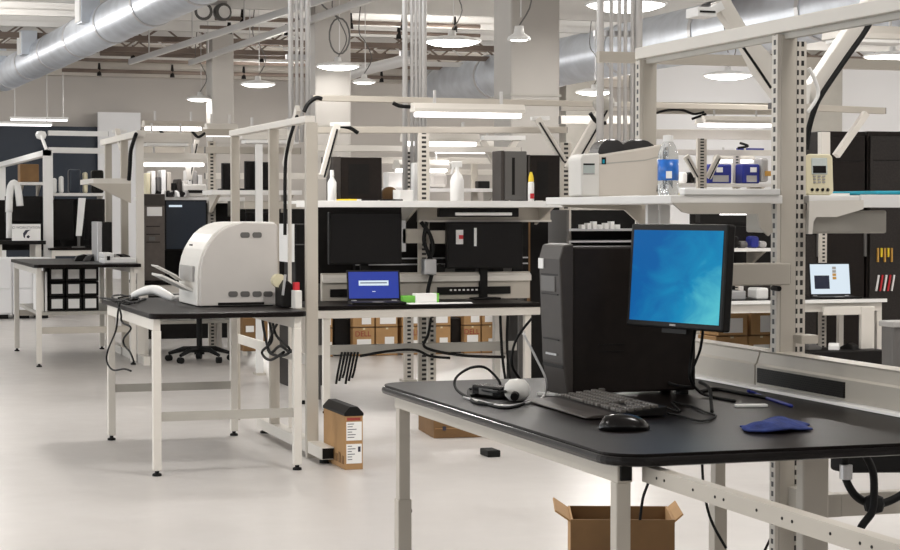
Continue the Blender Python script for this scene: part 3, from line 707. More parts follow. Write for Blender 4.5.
# handset with a curved body
c = PZ(155, 301, .895)
t = thing('scanner_handset', 'white curved scanner handset lying on the left table', 'scanner', (c.x, c.y, .895))
pp = spline([(c.x - .12, c.y + .12, .925), (c.x - .06, c.y + .05, .955), (c.x, c.y, .965), (c.x + .06, c.y - .06, .935), (c.x + .10, c.y - .1, .912)], 5)
MB().tube(pp, [.018 + .012 * math.sin(math.pi * i / (len(pp) - 1)) for i in range(len(pp))], 10).build('handle', 'white', t, smooth=True)
MB().tube([(c.x + .09, c.y - .09, .915), (c.x + .15, c.y - .09, .922)], [.018, .01], 10).build('head', 'white', t, smooth=True)
MB(place((c.x - .12, c.y + .12, .895))).box(-.03, .03, -.025, .025, 0, .012).build('stand', 'black', t)
for i, (pts, lab) in enumerate((([(100, 298), (112, 299), (124, 302), (132, 298), (121, 295), (112, 297), (126, 304), (138, 301), (146, 299)], 'tangled dark cable heaped beside the white handset'),
                                ([(118, 298), (130, 296), (140, 299), (134, 303), (122, 300), (116, 302), (128, 299)], 'second dark cable coiled beside the white handset'))):
    cable(lab, [PZ(px, py, .9 + .012 * (k % 2)) for k, (px, py) in enumerate(pts)], .006)
for i, (pts, lab) in enumerate((([(120, 303), (118, 312), (116, 330), (108, 350), (107, 362), (113, 370), (124, 369), (131, 371)], 'black cable hanging off the left table into a loop'),
                                ([(118, 303), (121, 314), (122, 322), (131, 328), (124, 338), (124, 345), (130, 352), (134, 362)], 'thin black cable hanging in a kink off the left table'))):
    cable(lab, [PX(px, py, 1.675) for px, py in pts], .006)
c = PZ(292, 309, .9)
t = thing('tape_dispenser', 'dark tape dispenser with a red tag right of the white printer', 'dispenser', (c.x, c.y, .895))
MB().prism([(2.485, .897), (2.567, .897), (2.565, .97), (2.551, 1.03), (2.513, 1.06), (2.485, 1.02)], 'y', 10.72, 10.9).build('body', 'black', t, bevel=.008)
MB().bar((2.485, 10.70, .97), (2.50, 10.70, 1.09), .015, .012).build('lever', 'silver', t)
MB().box(2.535, 2.575, 10.60, 10.70, .897, 1.00).build('side_block', 'printer_white', t, bevel=.004)
MB().box(2.545, 2.575, 10.66, 10.70, 1.0, 1.045).build('tag', 'red', t)
MB().tube([(2.49, 10.80, 1.05), (2.49, 10.86, 1.05)], .04, 16).build('tape_roll', 'cream_gadget', t)
t.location.x += .03

# ================================================================== left frame
t = thing('workstation_frame', 'cream steel frame standing right behind the table with the white printer', 'frame', (2.74, 11.8, 0))
def fpost(y, z0, w=.06, slots=False):
    o = MB().box(2.695, 2.695 + w, y, y + .04, z0, 1.975).build('post', 'cream', t, bevel=.003)
    return o
fpost(10.86, .0, .072); fpost(11.82, .1, .062); fpost(13.0, 0, .058)
a = PY(286, 200, 11.5); MB().box(2.755, 2.775, 11.56, 11.58, .1, 1.96).build('inner_channel', 'cream_light', t)
MB().box(2.69, 2.75, 10.86, 13.06, 1.975, 2.015).build('top_beam', 'cream_light', t, bevel=.003)
ft = MB().box(2.70, 2.78, 10.53, 12.26, .03, .10).build('foot_rail', 'cream_light', t, bevel=.004)
MB().box(2.705, 2.775, 10.526, 10.531, .035, .095).build('open_end', 'black', ft)
MB().box(2.735, 2.75, 10.9, 13.0, .535, .60).build('low_rail', 'cream_light', t, bevel=.003)
for y in (10.62, 12.18): MB().lathe([(.03, 0), (.03, .015), (.012, .02), (.012, .04)], (2.74, y, 0), 12).build('foot', 'rubber', ft)
arm('short cream light arm with a black cable inside the left frame', PX(285, 165, 2.76), PX(298, 108, 2.76), .05, .03, False, head=False)
cable('black cable running down inside the left frame', [PX(297, 116, 2.73), PX(290, 138, 2.73), PX(286, 158, 2.73), PX(285, 180, 2.73), PX(285, 210, 2.73), PX(285, 235, 2.73)], .011)
for i, pts in enumerate(([(262, 313), (264, 330), (270, 352), (280, 346), (290, 352), (296, 345)], [(272, 316), (276, 335), (290, 350), (280, 356), (268, 350), (274, 330), (282, 316)], [(268, 315), (272, 340), (262, 352), (270, 360), (284, 352)])):
    cable(('loose black cables looping over the low rail under the white printer', 'second bunch of black cable under the white printer', 'third strand of black cable under the white printer')[i], [PX(px, py, 2.66) for px, py in pts], .009)
# shipping carton by the frame foot
b0 = PZ(345, 470, 0)
CW, CD, CH = .135, .36, .315
T = place((b0.x, b0.y, 0), 0)
t = thing('shipping_carton', 'tall cardboard carton with white labels standing by the frame foot', 'box', (b0.x, b0.y, 0))
CW = .105; CD = .48
MB(T).box(0, CW, 0, CD, 0, CH).build('body', 'cardboard', t, bevel=.003)
MB(T).prism([(-.004, CH - .012), (CW + .004, CH - .012), (CW + .004, CH + .003), (.075, CH + .04), (.03, CH + .04), (-.004, CH + .003)], 'y', -.004, CD + .004).build('lid', 'black', t, bevel=.003)
for z0, z1 in ((.165, .27), (.035, .145)):
    l = MB(T).box(.008, CW - .008, -.003, .001, z0, z1).build('shipping_label', 'paper', t)
    for k in range(6):
        w_ = random.uniform(.3, .9)
        MB(T).box(.015, .015 + .075 * w_, -.0036, -.0029, z1 - .014 - k * .015, z1 - .010 - k * .015).build('print_line', 'ink', l)
MB(T).box(.075, .09, -.0038, -.0029, .10, .13).build('stamp', 'ink', t)
MB(T).box(.012, .09, -.003, .001, .278, .294).build('red_print', 'ink_red', t)
for k in range(4): MB(T).prism([(-.004, 0.03), (-.004, .07 + .02 * (k % 2)), (.0, .075), (.0, .03)], 'y', .02 + k * .07, .06 + k * .07).build('packing_strip', 'cardboard_dark', t)

# small carton on the floor under the front desk, open carton at the bottom
c = PZ(452, 438, 0)
T = place((c.x, c.y, 0), math.radians(-6))
t = thing('carton', 'low brown carton lying on the floor behind the front desk edge', 'box', (c.x, c.y, 0), math.radians(-6))
MB(T).box(-.12, .33, 0, .5, 0, .115).build('body', 'cardboard_dark', t, bevel=.004)
MB(T).box(-.11, .32, -.003, 0, .06, .064).build('tape_line', 'cardboard', t)
MB(T).tube([(-.05, -.004, .05), (-.05, 0, .075)], .012, 8).build('print_mark', 'ink', t)
c = PY(490, 446, 10.6)
tag(MB().box(c.x - .03, c.x + .05, 10.55, 10.7, 0, .04).build('power_strip', 'rubber', bevel=.006), 'small dark power strip on the floor behind the front desk edge', 'strip')
c = PY(620, 520, 6.35); w = .185
T = place((c.x, 6.35, 0), math.radians(-20))
t = thing('open_carton', 'open brown carton on the floor under the front desk', 'box', (c.x, 6.35, 0), math.radians(-20))
zt = .355
MB(T).box(-w, w, -.16, -.152, 0, zt).build('side', 'cardboard_dark', t)
MB(T).box(-w, w, .152, .16, 0, zt).build('side', 'cardboard_dark', t)
MB(T).box(-w, -w + .008, -.152, .152, 0, zt).build('side', 'cardboard', t)
MB(T).box(w - .008, w, -.152, .152, 0, zt).build('side', 'cardboard', t)
MB(T).box(-w, w, -.16, .16, 0, .008).build('bottom', 'cardboard_dark', t)
MB(T).bar((-w + .004, 0, zt - .01), (-w - .055, 0, zt + .03), .31, .006, up=(.6, 0, 1)).build('flap', 'cardboard', t)
MB(T).bar((w - .004, 0, zt - .01), (w + .03, 0, zt + .02), .31, .006, up=(-.6, 0, 1)).build('flap', 'cardboard', t)
MB(T).box(-w + .01, w - .01, .16, .166, zt - .14, zt - .002).build('flap', 'cardboard_dark', t)

# ================================================================== middle bench with the blue laptop
MY = 13.2
xa, xb = PY(318, 305, MY).x, PY(541, 305, MY).x
MZ = .775
t = thing('workbench', 'low black topped bench carrying the blue screened laptop', 'workbench', ((xa + xb) / 2, MY + .4, 0))
MB().box(xa, xb, MY, MY + .8, MZ - .03, MZ).build('tabletop', 'laminate', t, bevel=.006)
MB().box(xa, xb, MY + .012, MY + .05, MZ - .09, MZ - .031).build('apron', 'cream_light', t, bevel=.003)
MB().box(xa, xb, MY + .74, MY + .78, MZ - .09, MZ - .031).build('apron', 'cream', t, bevel=.003)
for px, yy in ((326, MY + .06), (527, MY + .06), (326, MY + .74), (527, MY + .74)):
    leg('leg', PY(px, 330, MY + .06).x, yy, MZ - .09, t, w=.05)
q = PY(330, 350, MY + .4)
MB().box(xa + .05, xb - .05, MY + .38, MY + .42, q.z - .035, q.z + .035).build('low_rail', 'greige', t, bevel=.003)
MB().box(PY(428, 330, MY + .5).x, PY(436, 330, MY + .5).x, MY + .5, MY + .54, 0, MZ - .05).build('leg', 'slots_far', t)
def laptop(label, c, w, d, h, scr, rz=0., tilt=-.22, dialog=True, win=False):
    T = place(c, rz); t = thing('laptop', label, 'laptop', c, rz)
    MB(T).box(-w / 2, w / 2, -d, 0, 0.002, .018).build('base', 'black', t, bevel=.003)
    kb = MB(T).box(-w / 2 + .02, w / 2 - .02, -d * .55, -.03, .018, .021).build('key_area', 'tower_front', t)
    MB(T).box(-.04, .04, -d * .92, -d * .62, .018, .0195).build('touchpad', 'midgrey', t)
    T2 = T @ Matrix.Translation((0, .0, .016)) @ Matrix.Rotation(tilt, 4, 'X')
    lid = MB(T2).box(-w / 2, w / 2, 0, .010, 0, h).build('lid', 'black', t, bevel=.003)
    MB(T2).box(-w / 2 + .013, w / 2 - .013, -.0012, .002, .022, h - .014).build('screen', scr, lid)
    if dialog:
        MB(T2).box(-w * .28, w * .28, -.0022, -.0010, h * .50, h * .66).build('dialog_box', 'screen_white', lid)
        MB(T2).box(-w * .25, w * .25, -.0027, -.0021, h * .57, h * .60).build('dialog_text', 'screen_navy', lid)
        MB(T2).box(-.012, .012, -.0022, -.0010, h * .30, h * .32).build('screen_mark', 'screen_white', lid)
    if win:
        MB(T2).box(-w * .38, -w * .02, -.0022, -.0010, h * .22, h * .62).build('window', 'screen_dark', lid)
        for k in range(4): MB(T2).box(w * .06, w * .15, -.0022, -.0010, h * (.5 + .1 * k), h * (.58 + .1 * k)).build('icon', 'amber' if k < 2 else 'midgrey', lid)
    for sx in (-.38, .38): MB(T).tube([(w * sx - .02, .002, .018), (w * sx + .02, .002, .018)], .007, 8).build('hinge', 'silver', t)
    return t
a = PY(350, 300, 13.45); b = PY(402, 300, 13.45)
laptop('open laptop with a blue login screen on the middle bench', V(((a.x + b.x) / 2, 13.5, MZ)), b.x - a.x, .24, .235, 'screen_blue', -.12)
p = PY(420, 302, 13.4)
t = thing('label_tape_box', 'green and white tape box right of the blue screened laptop', 'box', (p.x, 13.45, MZ))
a, b = PY(402, 300, 13.45), PY(440, 300, 13.45)
MB().box(a.x + .1, b.x - .02, 13.42, 13.52, MZ, MZ + .07).build('body', 'paper', t, bevel=.004)
MB().box(b.x - .035, b.x - .018, 13.418, 13.522, MZ, MZ + .071).build('green_band', 'green', t)
MB().box(a.x, a.x + .1, 13.44, 13.54, MZ, MZ + .055).build('green_end', 'green', t, bevel=.004)
a, b = PZ(405, 304, MZ), PZ(468, 303, MZ)
tag(MB().prism([(a.x, MY + .02), (b.x, MY + .03), (b.x + .05, MY + .2), (a.x + .02, MY + .22)], 'z', MZ + .001, MZ + .004).build('paper_sheet', 'paper'), 'white paper sheet at the front edge of the middle bench', 'paper')
# rear raceway of the middle bench
RY = 13.95
a, b = PY(322, 285, RY), PY(530, 285, RY)
t = thing('power_raceway', 'pale power raceway along the back of the middle bench', 'raceway', ((a.x + b.x) / 2, RY, MZ))
MB().box(a.x, b.x, RY, RY + .05, MZ, MZ + .21).build('body', 'cream', t, bevel=.004)
MB().prism([(RY - .03, MZ + .14), (RY, MZ + .16), (RY, MZ + .20), (RY - .03, MZ + .18)], 'x', a.x, b.x).build('lip', 'cream_light', t)
p, q = PY(437, 291, RY), PY(510, 291, RY)
s_ = MB().box(p.x, q.x, RY - .012, RY, p.z - .028, p.z + .03).build('socket_strip', 'black', t)
for k in range(7): MB().box(p.x + .1 + k * .035, p.x + .118 + k * .035, RY - .0135, RY - .0115, p.z + .0, p.z + .012).build('socket_mark', 'paper', s_)
p, q = PY(330, 282, RY), PY(352, 282, RY)
MB().box(p.x, q.x, RY - .012, RY, MZ + .03, MZ + .09).build('socket_strip', 'black', t)
# cables hanging below the middle bench
for i in range(6):
    px = 336 + i * 3.2
    tgs = PY(px, 353, MY + .37)
    cable(('first', 'second', 'third', 'fourth', 'fifth', 'last')[i] + ' of six black leads dangling below the middle bench rail, counted from the left', [PY(px + 6, 352, MY + .35), PY(px + 4, 362, MY + .35), PY(px + 2, 372, MY + .35), PY(px, 384 - (i % 3) * 3, MY + .35)], .009)
for i, (pts, lab) in enumerate((([(431, 318), (428, 335), (424, 346), (440, 352), (470, 356), (505, 357)], 'thick black cable sagging along the middle bench rail'),
                                ([(500, 311), (501, 335), (503, 362), (507, 390)], 'left one of two black cables dropping from the middle bench end'),
                                ([(508, 311), (507, 335), (508, 362), (512, 392)], 'right one of two black cables dropping from the middle bench end'),
                                ([(360, 356), (390, 351), (415, 350), (430, 356), (450, 358)], 'black cable resting under the middle bench rail'))):
    cable(lab, [PY(px, py, MY + .33) for px, py in pts], .011)

# middle frame: slotted uprights, shelf, rails, lights
UY = 14.05
for px, lab in ((424, 'slotted steel upright rising in the centre behind the middle bench'), (566, 'slotted steel upright left of the label printer')):
    p = PY(px, 200, UY)
    t = thing('slotted_upright', lab, 'upright', (p.x, UY, 0))
    MB().box(p.x - .045, p.x + .045, UY, UY + .03, 0, 2.06 if px == 424 else 2.0).build('channel', 'slots_far', t, bevel=.003)
    MB().box(p.x - .06, p.x + .06, UY - .05, UY + .15, 0, .03).build('base_plate', 'cream', t)
SY = 13.62; SZ = PY(430, 204, SY).z
a, b = PY(296, 203, SY), PY(562, 203, SY)
t = thing('upper_shelf', 'long pale shelf across the middle bench holding the spray bottle', 'shelf', ((a.x + b.x) / 2, SY + .2, SZ - .05))
MB().box(a.x, b.x, SY, SY + .42, SZ - .0, SZ + .022).build('board', 'shelf_white', t, bevel=.003)
MB().box(a.x, b.x, SY - .012, SY, SZ - .025, SZ + .024).build('front_edge', 'white', t, bevel=.002)
for px in (424, 560):
    p = PY(px, 205, SY); MB().prism([(SY + .02, SZ - .02), (SY + .42, SZ - .02), (SY + .42, SZ - .16)], 'x', p.x - .05, p.x - .03).build('bracket', 'cream', t)
p, q = PY(440, 214, 13.72), PY(519, 216, 13.72)
t = thing('task_light', 'black task light with a white tube under the middle shelf', 'light', ((p.x + q.x) / 2, 13.75, p.z))
MB().box(p.x, q.x, 13.72, 13.8, PY(480, 217, 13.72).z, SZ - .03).build('housing', 'black', t, bevel=.006)
MB().box(p.x + .12, q.x - .06, 13.708, 13.72, PY(480, 215.5, 13.7).z, PY(480, 212.5, 13.7).z).build('tube', 'paper', t, bevel=.004)
t2 = thing('rear_channel', 'pale steel channel behind the black task light', 'channel', ((p.x + q.x) / 2, 13.95, p.z))
MB().box(p.x - .1, q.x + .35, 13.95, 13.99, PY(480, 222, 13.95).z, PY(480, 207, 13.95).z).build('web', 'cream', t2, bevel=.004)
MB().box(p.x - .1, q.x + .35, 13.93, 13.95, PY(480, 222, 13.95).z, PY(480, 220, 13.95).z).build('flange', 'cream_light', t2)
def rail(label, px0, py0, px1, py1, Y, w=.05, h=.06, m='cream', name='cross_rail'):
    p, q = PY(px0, py0, Y), PY(px1, py1, Y)
    t = thing(name, label, 'rail', (p.x, Y, p.z))
    MB().bar(p, q, w, h).build('beam', m, t, bevel=.004)
    for e in (p, q): MB().bar(e - V((.004, 0, 0)), e + V((.004, 0, 0)), w * .96, h * .96).build('end_cap', 'grey', t)
    return t
def strip(label, px0, px1, py, Y, ht=.07, dp=.12, group=None, lens='tube_light', hm='cream_light'):
    p, q = PY(px0, py, Y), PY(px1, py, Y); z = (p.z + q.z) / 2
    t = thing('strip_light', label, 'light', ((p.x + q.x) / 2, Y, z), 0, group)
    MB().prism([(Y - dp / 2, z), (Y - dp / 2, z + ht * .4), (Y - dp * .3, z + ht), (Y + dp * .3, z + ht), (Y + dp / 2, z + ht * .4), (Y + dp / 2, z)], 'x', p.x, q.x).build('housing', hm, t, bevel=.004)
    MB().box(p.x + .03, q.x - .03, Y - dp * .46, Y + dp * .46, z - .035, z).build('diffuser', lens, t, bevel=.008)
    for x in (p.x + (q.x - p.x) * .2, p.x + (q.x - p.x) * .8): MB().box(x - .01, x + .01, Y - .01, Y + .01, z + ht, z + ht + .1).build('hanger', 'pipe', t)
    return t
rail('upper cream rail running high across behind the near frame', 312, 98, 772, 108, 14.1, .05, .045)
rail('lower cream rail crossing behind the central slotted upright', 312, 130, 566, 130, 14.08, .05, .05)
rail('cream rail crossing just above the dark monitor on the middle shelf', 312, 148, 520, 150, 15.4, .05, .05, 'cream_light')
strip('long strip light hanging below the upper rail near the centre', 412, 523, 113, 13.9)
strip('strip light on the lower rail left of the central upright', 402, 478, 142, 15.2)
arm('cream light arm leaning right over the middle shelf beside the tall post', PY(323, 176, 13.8), PY(337, 124, 13.8), .055, .04, True)
arm('thin white brace left of the spray bottle on the middle shelf', PY(331, 186, 13.9), PY(340, 157, 13.9), .04, .03, False, head=False)
arm('cream light arm leaning left from the upright beside the label printer', PY(563, 160, 13.9), PY(537, 118, 13.9), .05, .04, True)
arm('broad cream light arm leaning right over the label printer with a black cable', PY(570, 170, 13.7), PY(608, 104, 13.7), .10, .05, True)
tag(MB().tube([PY(596, 107, 13.6), PY(604, 103, 13.6), PY(612, 104, 13.6)], [.05, .06, .05], 10).build('lamp_head', 'greige', smooth=True), 'dark rounded lamp head on the arm over the label printer', 'lamp')
for px0, px1, lab in ((517, 431 + 110, 'thin V brace'),):
    t = thing('v_brace', 'thin white V shaped brace rising over the middle shelf by the black cases', 'brace', PY(498, 180, 15.5))
    for q0, q1 in (((498, 170), (482, 140)), ((498, 170), (517, 138))): MB().bar(PY(*q0, 15.5), PY(*q1, 15.5), .05, .05).build('strut', 'cream_light', t)
    MB().bar(PY(498, 198, 15.5), PY(498, 150, 15.5), .06, .05).build('stem', 'cream_light', t)
    MB().bar(PY(482, 138, 15.5), PY(524, 138, 15.5), .08, .04).build('cap', 'white', t)
# monitors seen under the middle shelf
a, b = PY(312, 206, 14.22), PY(528, 300, 14.22)
t = thing('dark_back_panel', 'long black panel behind the monitors of the middle bench', 'panel', ((a.x + b.x) / 2, 14.22, 0))
MB().box(a.x, b.x, 14.21, 14.235, .9, 1.49).build('panel', 'black', t)
for x in (a.x + .05, b.x - .05): MB().box(x - .02, x + .02, 14.235, 14.27, 0, 1.49).build('post', 'grey', t)
a, b = PY(527, 206, 14.7), PY(563, 300, 14.7)
t = thing('equipment_cabinet', 'tall black cabinet between the middle bench and the tower', 'cabinet', ((a.x + b.x) / 2, 14.9, 0))
MB().box(a.x, b.x, 14.7, 15.2, 0, a.z).build('carcass', 'black', t, bevel=.008)
MB().box(a.x, a.x + .025, 14.69, 14.7, .4, a.z).build('edge_strip', 'cardboard_dark', t)
MB().box(b.x - .09, b.x - .07, 14.68, 14.7, .9, 1.2).build('handle', 'grey', t)
def flat(label, px0, py0, px1, py1, Y, m='black', th=.05, name='flat_monitor', cat='monitor', scr=None, stand=None, rz=0., bez=.012):
    a, b = PY(px0, py0, Y), PY(px1, py1, Y); c = V(((a.x + b.x) / 2, Y, b.z)); w = b.x - a.x; h = a.z - b.z
    T = place(c, rz); t = thing(name, label, cat, (c.x, Y, c.z if stand is None else stand), rz)
    bz = MB(T).box(-w / 2, w / 2, 0, th, 0, h).build('casing', m, t, bevel=.006)
    MB(T).box(-w / 2 + bez, w / 2 - bez, -.002, .004, bez, h - bez).build('screen', scr or 'black_gloss', t)
    if stand is not None:
        MB(T).box(-.03, .03, th * .6, th * .6 + .04, stand - c.z + .01, h * .5).build('neck', m, t)
        MB(T).box(-.11, .11, -.06, .065, stand - c.z, stand - c.z + .015).build('foot_plate', m, t, bevel=.005)
    else: MB(T).box(-.05, .05, th, th + .04, h * .35, h * .65).build('mount', 'grey', t)
    return t
flat('dark monitor under the middle shelf above the blue laptop', 329, 212, 402, 264, 13.85, stand=MZ)
flat('dark monitor under the middle shelf above the socket strip', 447, 222, 523, 268, 13.88, stand=MZ)
p = PY(413, 236, 13.9)
t = thing('monitor_arm', 'grey monitor mounting arms on the central upright', 'arm', p)
a, b = PY(402, 236, 13.95), PY(424, 236, 13.95)
MB().bar(a, b, .04, .11).build('side_bar', 'cream', t); MB().bar(a + V((0, 0, -.12)), a + V((0, 0, .12)), .05, .04).build('pivot', 'silver', t)
a, b = PY(430, 237, 13.95), PY(458, 237, 13.95)
MB().bar(a, b, .04, .10).build('side_bar', 'cream', t)
a, b = PY(455, 237, 13.9), PY(462, 237, 13.9)
MB().bar(a, b, .06, .11).build('red_tag_plate', 'white', t)
MB().box(b.x - .035, b.x - .005, 13.855, 13.87, b.z - .015, b.z + .015).build('red_mark', 'red', t)
a, b = PY(463, 237, 13.9), PY(473, 237, 13.9)
MB().bar(b, b + V((.02, 0, 0)), .06, .14).build('clip', 'white', t)
for i, (pts, lab) in enumerate((([(421, 222), (430, 235), (433, 250), (428, 262), (430, 275)], 'black cable bundle running down the central upright'),
                                ([(427, 222), (424, 240), (429, 255), (433, 268), (428, 290), (430, 300)], 'second black cable winding down the central upright'))):
    cable(lab, [PY(px, py, 13.87) for px, py in pts], .016)
tag(MB().box(PY(424, 265, 13.85).x, PY(436, 265, 13.85).x, 13.83, 13.93, PY(430, 275, 13.85).z, PY(430, 259, 13.85).z).build('clamp_block', 'silver', bevel=.01), 'pale clamp block gripping cables on the central upright', 'clamp')
for i, (py, lab) in enumerate(((261, 'upper black equipment rail behind the middle bench'), (267, 'lower black equipment rail behind the middle bench'))):
    a, b = PY(355, py, 14.12), PY(527, py, 14.12)
    t = thing('equipment_rail', lab, 'rail', a)
    MB().box(a.x, b.x, 14.11, 14.19, a.z - .035, a.z + .02).build('body', 'black', t)
    MB().box(a.x, b.x, 14.095, 14.11, a.z + .012, a.z + .022).build('edge', 'silver', t)
for i in range(9):
    px = 440 + i * 9.5; q = PY(px, 272, 13.975); q.z = MZ + .21
    tag(MB(place((q.x, 13.975, q.z), random.uniform(-.3, .3))).prism([(-.05, 0), (.05, 0), (.055, .03), (.0, .065), (-.04, .05)], 'y', -.02, .02).build('adapter_brick', ('black', 'grey', 'rubber')[i % 3], bevel=.006),
        'small dark adapter brick in the cluttered row behind the middle bench', 'adapter', 'adapters behind the middle bench')
# things on the middle shelf
ZS = SZ + .022
def case(label, px0, py0, px1, Y, d, side='tower', front='tower_front', fw=.02, name='computer_tower', z=None, cat='computer'):
    z = ZS if z is None else z
    a, b = PY(px0, py0, Y), PY(px1, py0, Y); t = thing(name, label, cat, ((a.x + b.x) / 2, Y + d / 2, z))
    MB().box(a.x + fw, b.x, Y, Y + d, z + .008, a.z).build('case', side, t, bevel=.006)
    f_ = MB().box(a.x, a.x + fw - .001, Y - .003, Y + d + .003, z + .002, a.z + .003).build('front_panel', front, t, bevel=.004)
    MB().box(a.x + fw + .06, b.x - .1, Y - .0025, Y + .001, z + .05, a.z - .05).build('side_window', 'black', t)
    for q in (a.x + .05, b.x - .05): MB().box(q - .02, q + .02, Y + .02, Y + d - .02, z, z + .008).build('foot', 'rubber', t)
    return t
case('dark computer case lying sideways on the left of the middle shelf', 333, 157, 382, 13.72, .2, fw=.06)
case('slate sided computer case on the middle shelf beside the yellow bottle', 501, 151, 527, 13.75, .2, side='grey', fw=.03)
case('black computer case on the right end of the middle shelf', 528, 155, 560, 13.75, .2, fw=.02)
def spray(label, px, ytop, Y, z, big=True):
    c = V((PY(px, 190, Y).x, Y, z)); top = PY(px, ytop, Y).z; h = top - z
    t = thing('spray_bottle', label, 'bottle', c)
    MB().lathe([(.045, 0), (.052, .006), (.052, h * .5), (.04, h * .62), (.014, h * .72), (.014, h * .78)], c, 20).build('body', 'white', t, smooth=True)
    MB().box(c.x - .045, c.x + .04, Y - .012, Y + .012, z + h * .82, z + h * .97).build('trigger_head', 'white', t, bevel=.008)
    MB().bar((c.x - .03, Y, z + h * .84), (c.x - .045, Y, z + h * .66), .014, .012).build('trigger', 'white', t)
    MB().tube([(c.x - .045, Y, z + h * .92), (c.x - .065, Y, z + h * .92)], .01, 8).build('nozzle', 'paper', t)
    MB().tube([(c.x, Y, z + h * .76), (c.x, Y, z + h * .84)], .016, 12).build('collar', 'white', t)
    return t
spray('tall white spray bottle standing on the middle shelf', 457, 160, 13.70, ZS)
c = V((PY(332, 190, 13.66).x, 13.66, ZS)); h = PY(332, 170, 13.66).z - ZS
t = thing('pump_bottle', 'small white bottle in front of the left dark case', 'bottle', c)
MB().lathe([(.03, 0), (.033, .005), (.033, h * .6), (.014, h * .75), (.014, h * .8)], c, 18).build('body', 'white', t, smooth=True)
MB().lathe([(.012, h * .8), (.016, h * .8), (.014, h), (0, h)], c, 14).build('cap', 'paper', t)
c = V((PY(531, 190, 13.66).x, 13.66, ZS)); h = PY(531, 172, 13.66).z - ZS
t = thing('marker_bottle', 'white bottle with a yellow top on the right of the middle shelf', 'bottle', c)
MB().lathe([(.022, 0), (.024, .004), (.024, h * .62), (.018, h * .68)], c, 16).build('body', 'white', t, smooth=True)
MB().lathe([(.018, h * .66), (.022, h * .68), (.018, h * .85), (.008, h), (0, h)], c, 14).build('nozzle', 'yellow', t)
MB().box(c.x - .015, c.x + .015, 13.634, 13.64, ZS + .02, ZS + .06).build('red_label', 'red', t)
a = PY(397, 190, 13.9)
t = thing('tape_roll', 'dark tape roll beside a white cube on the middle shelf', 'tape', (a.x, 13.9, ZS))
MB(place((a.x - .06, 13.9, ZS + .05), 0, 0)).tube([(0, -.02, 0), (0, .03, 0)], .06, 20).build('roll', 'cardboard_dark', t, smooth=False)
tag(MB(place((PY(402, 190, 13.8).x, 13.8, ZS), .5)).box(-.06, .08, -.04, .04, 0, .085).build('carton', 'paper', bevel=.004), 'white cube shaped carton beside the dark tape roll', 'box')
for i, (px, w, m, lab) in enumerate(((346, .16, 'yellow', 'yellow strap lying on the front of the middle shelf'), (370, .12, 'black', 'black handset lying at the front of the middle shelf'), (392, .18, 'black', 'long black tool lying on the middle shelf'), (357, .09, 'white', 'white card on the front of the middle shelf'))):
    p = PY(px, 200, 13.68); tag(MB(place((p.x, 13.68 + .01 * i, ZS), .1 * i)).box(-w / 2, w / 2, -.02, .02, 0, .014).build(('strap', 'handset', 'tool', 'card')[i], m, bevel=.003), lab, ('strap', 'phone', 'tool', 'card')[i])
# side unit below the right part of the shelf: rack of cables behind the tower
a, b = PY(569, 210, 13.9), PY(625, 262, 13.9)
t = thing('equipment_rack', 'open dark equipment rack right of the slotted upright, above the tower', 'rack', (a.x, 13.9, b.z))
MB().box(a.x, b.x + .3, 14.3, 14.33, b.z, a.z).build('back_panel', 'black', t)
for i, z in enumerate((.15, .38, .60)):
    MB().box(a.x, b.x + .3, 13.9, 14.3, b.z + (a.z - b.z) * z, b.z + (a.z - b.z) * z + .015).build('rack_shelf', 'silver', t)
MB().box(a.x - .02, a.x, 13.9, 14.3, b.z - .7, a.z).build('side_rail', 'grey', t); MB().box(b.x + .3, b.x + .32, 13.9, 14.3, b.z - .7, a.z).build('side_rail', 'grey', t)
for i in range(7): MB().box(a.x + .12 + i * .05, a.x + .15 + i * .05, 13.93, 14.0, b.z + (a.z - b.z) * .62, b.z + (a.z - b.z) * (.72 + .03 * (i % 3))).build('network_plug', 'white', t)

# ================================================================== rows further back
def prect(mb, px0, py0, px1, py1, Y, d):
    a, b = PY(px0, py0, Y), PY(px1, py1, Y); return mb.box(a.x, b.x, Y, Y + d, b.z, a.z)
def block(name, label, cat, px0, py0, px1, py1, Y, d, m, bevel=.01, zb=None, group=None):
    a, b = PY(px0, py0, Y), PY(px1, py1, Y)
    return tag(MB().box(a.x, b.x, Y, Y + d, b.z if zb is None else zb, a.z).build(name, m, bevel=bevel), label, cat, group)
# cartons under the middle bench (two rows on the floor)
BY = 18.4
cols = [(321, 333), (353, 375), (376, 398), (402, 424), (432, 451), (464, 481), (482, 498), (499, 512), (414 - 84, 414 - 63)]
def carton(px0, px1, z0, z1, lab, k, grp=None, tags=1, logo=False, Y=BY, d=.4):
    a, b = PY(px0, 340, Y), PY(px1, 340, Y); w = b.x - a.x
    t = thing('carton', lab, 'box', ((a.x + b.x) / 2, Y + d / 2, z0), 0, grp)
    bd = MB().box(a.x, b.x - .004, Y, Y + d, z0 + .001, z1 - .003).build('body', 'cardboard', t, bevel=.006)
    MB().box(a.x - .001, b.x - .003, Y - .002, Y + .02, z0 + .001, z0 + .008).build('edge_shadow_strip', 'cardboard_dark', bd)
    MB().box(a.x + w * (.18 if k % 2 else .40), a.x + w * (.82 if k % 3 else .9), Y - .004, Y, z0 + .03, z0 + .15 + .02 * (k % 3)).build('shipping_label', 'paper', t)
    if logo:
        T = Matrix.Translation((a.x + w * .45, Y - .003, z1 - .065)) @ FACE_Y
        text_part('printed_word', 'DELL', .075, T, 'ink_red', t)
    MB().box(a.x + w * .45, a.x + w * .55, Y - .003, Y, z1 - .02, z1 - .004).build('tape', 'cream_gadget', t)
    return t
order = ['first', 'second', 'third', 'fourth', 'fifth', 'sixth', 'seventh', 'eighth']
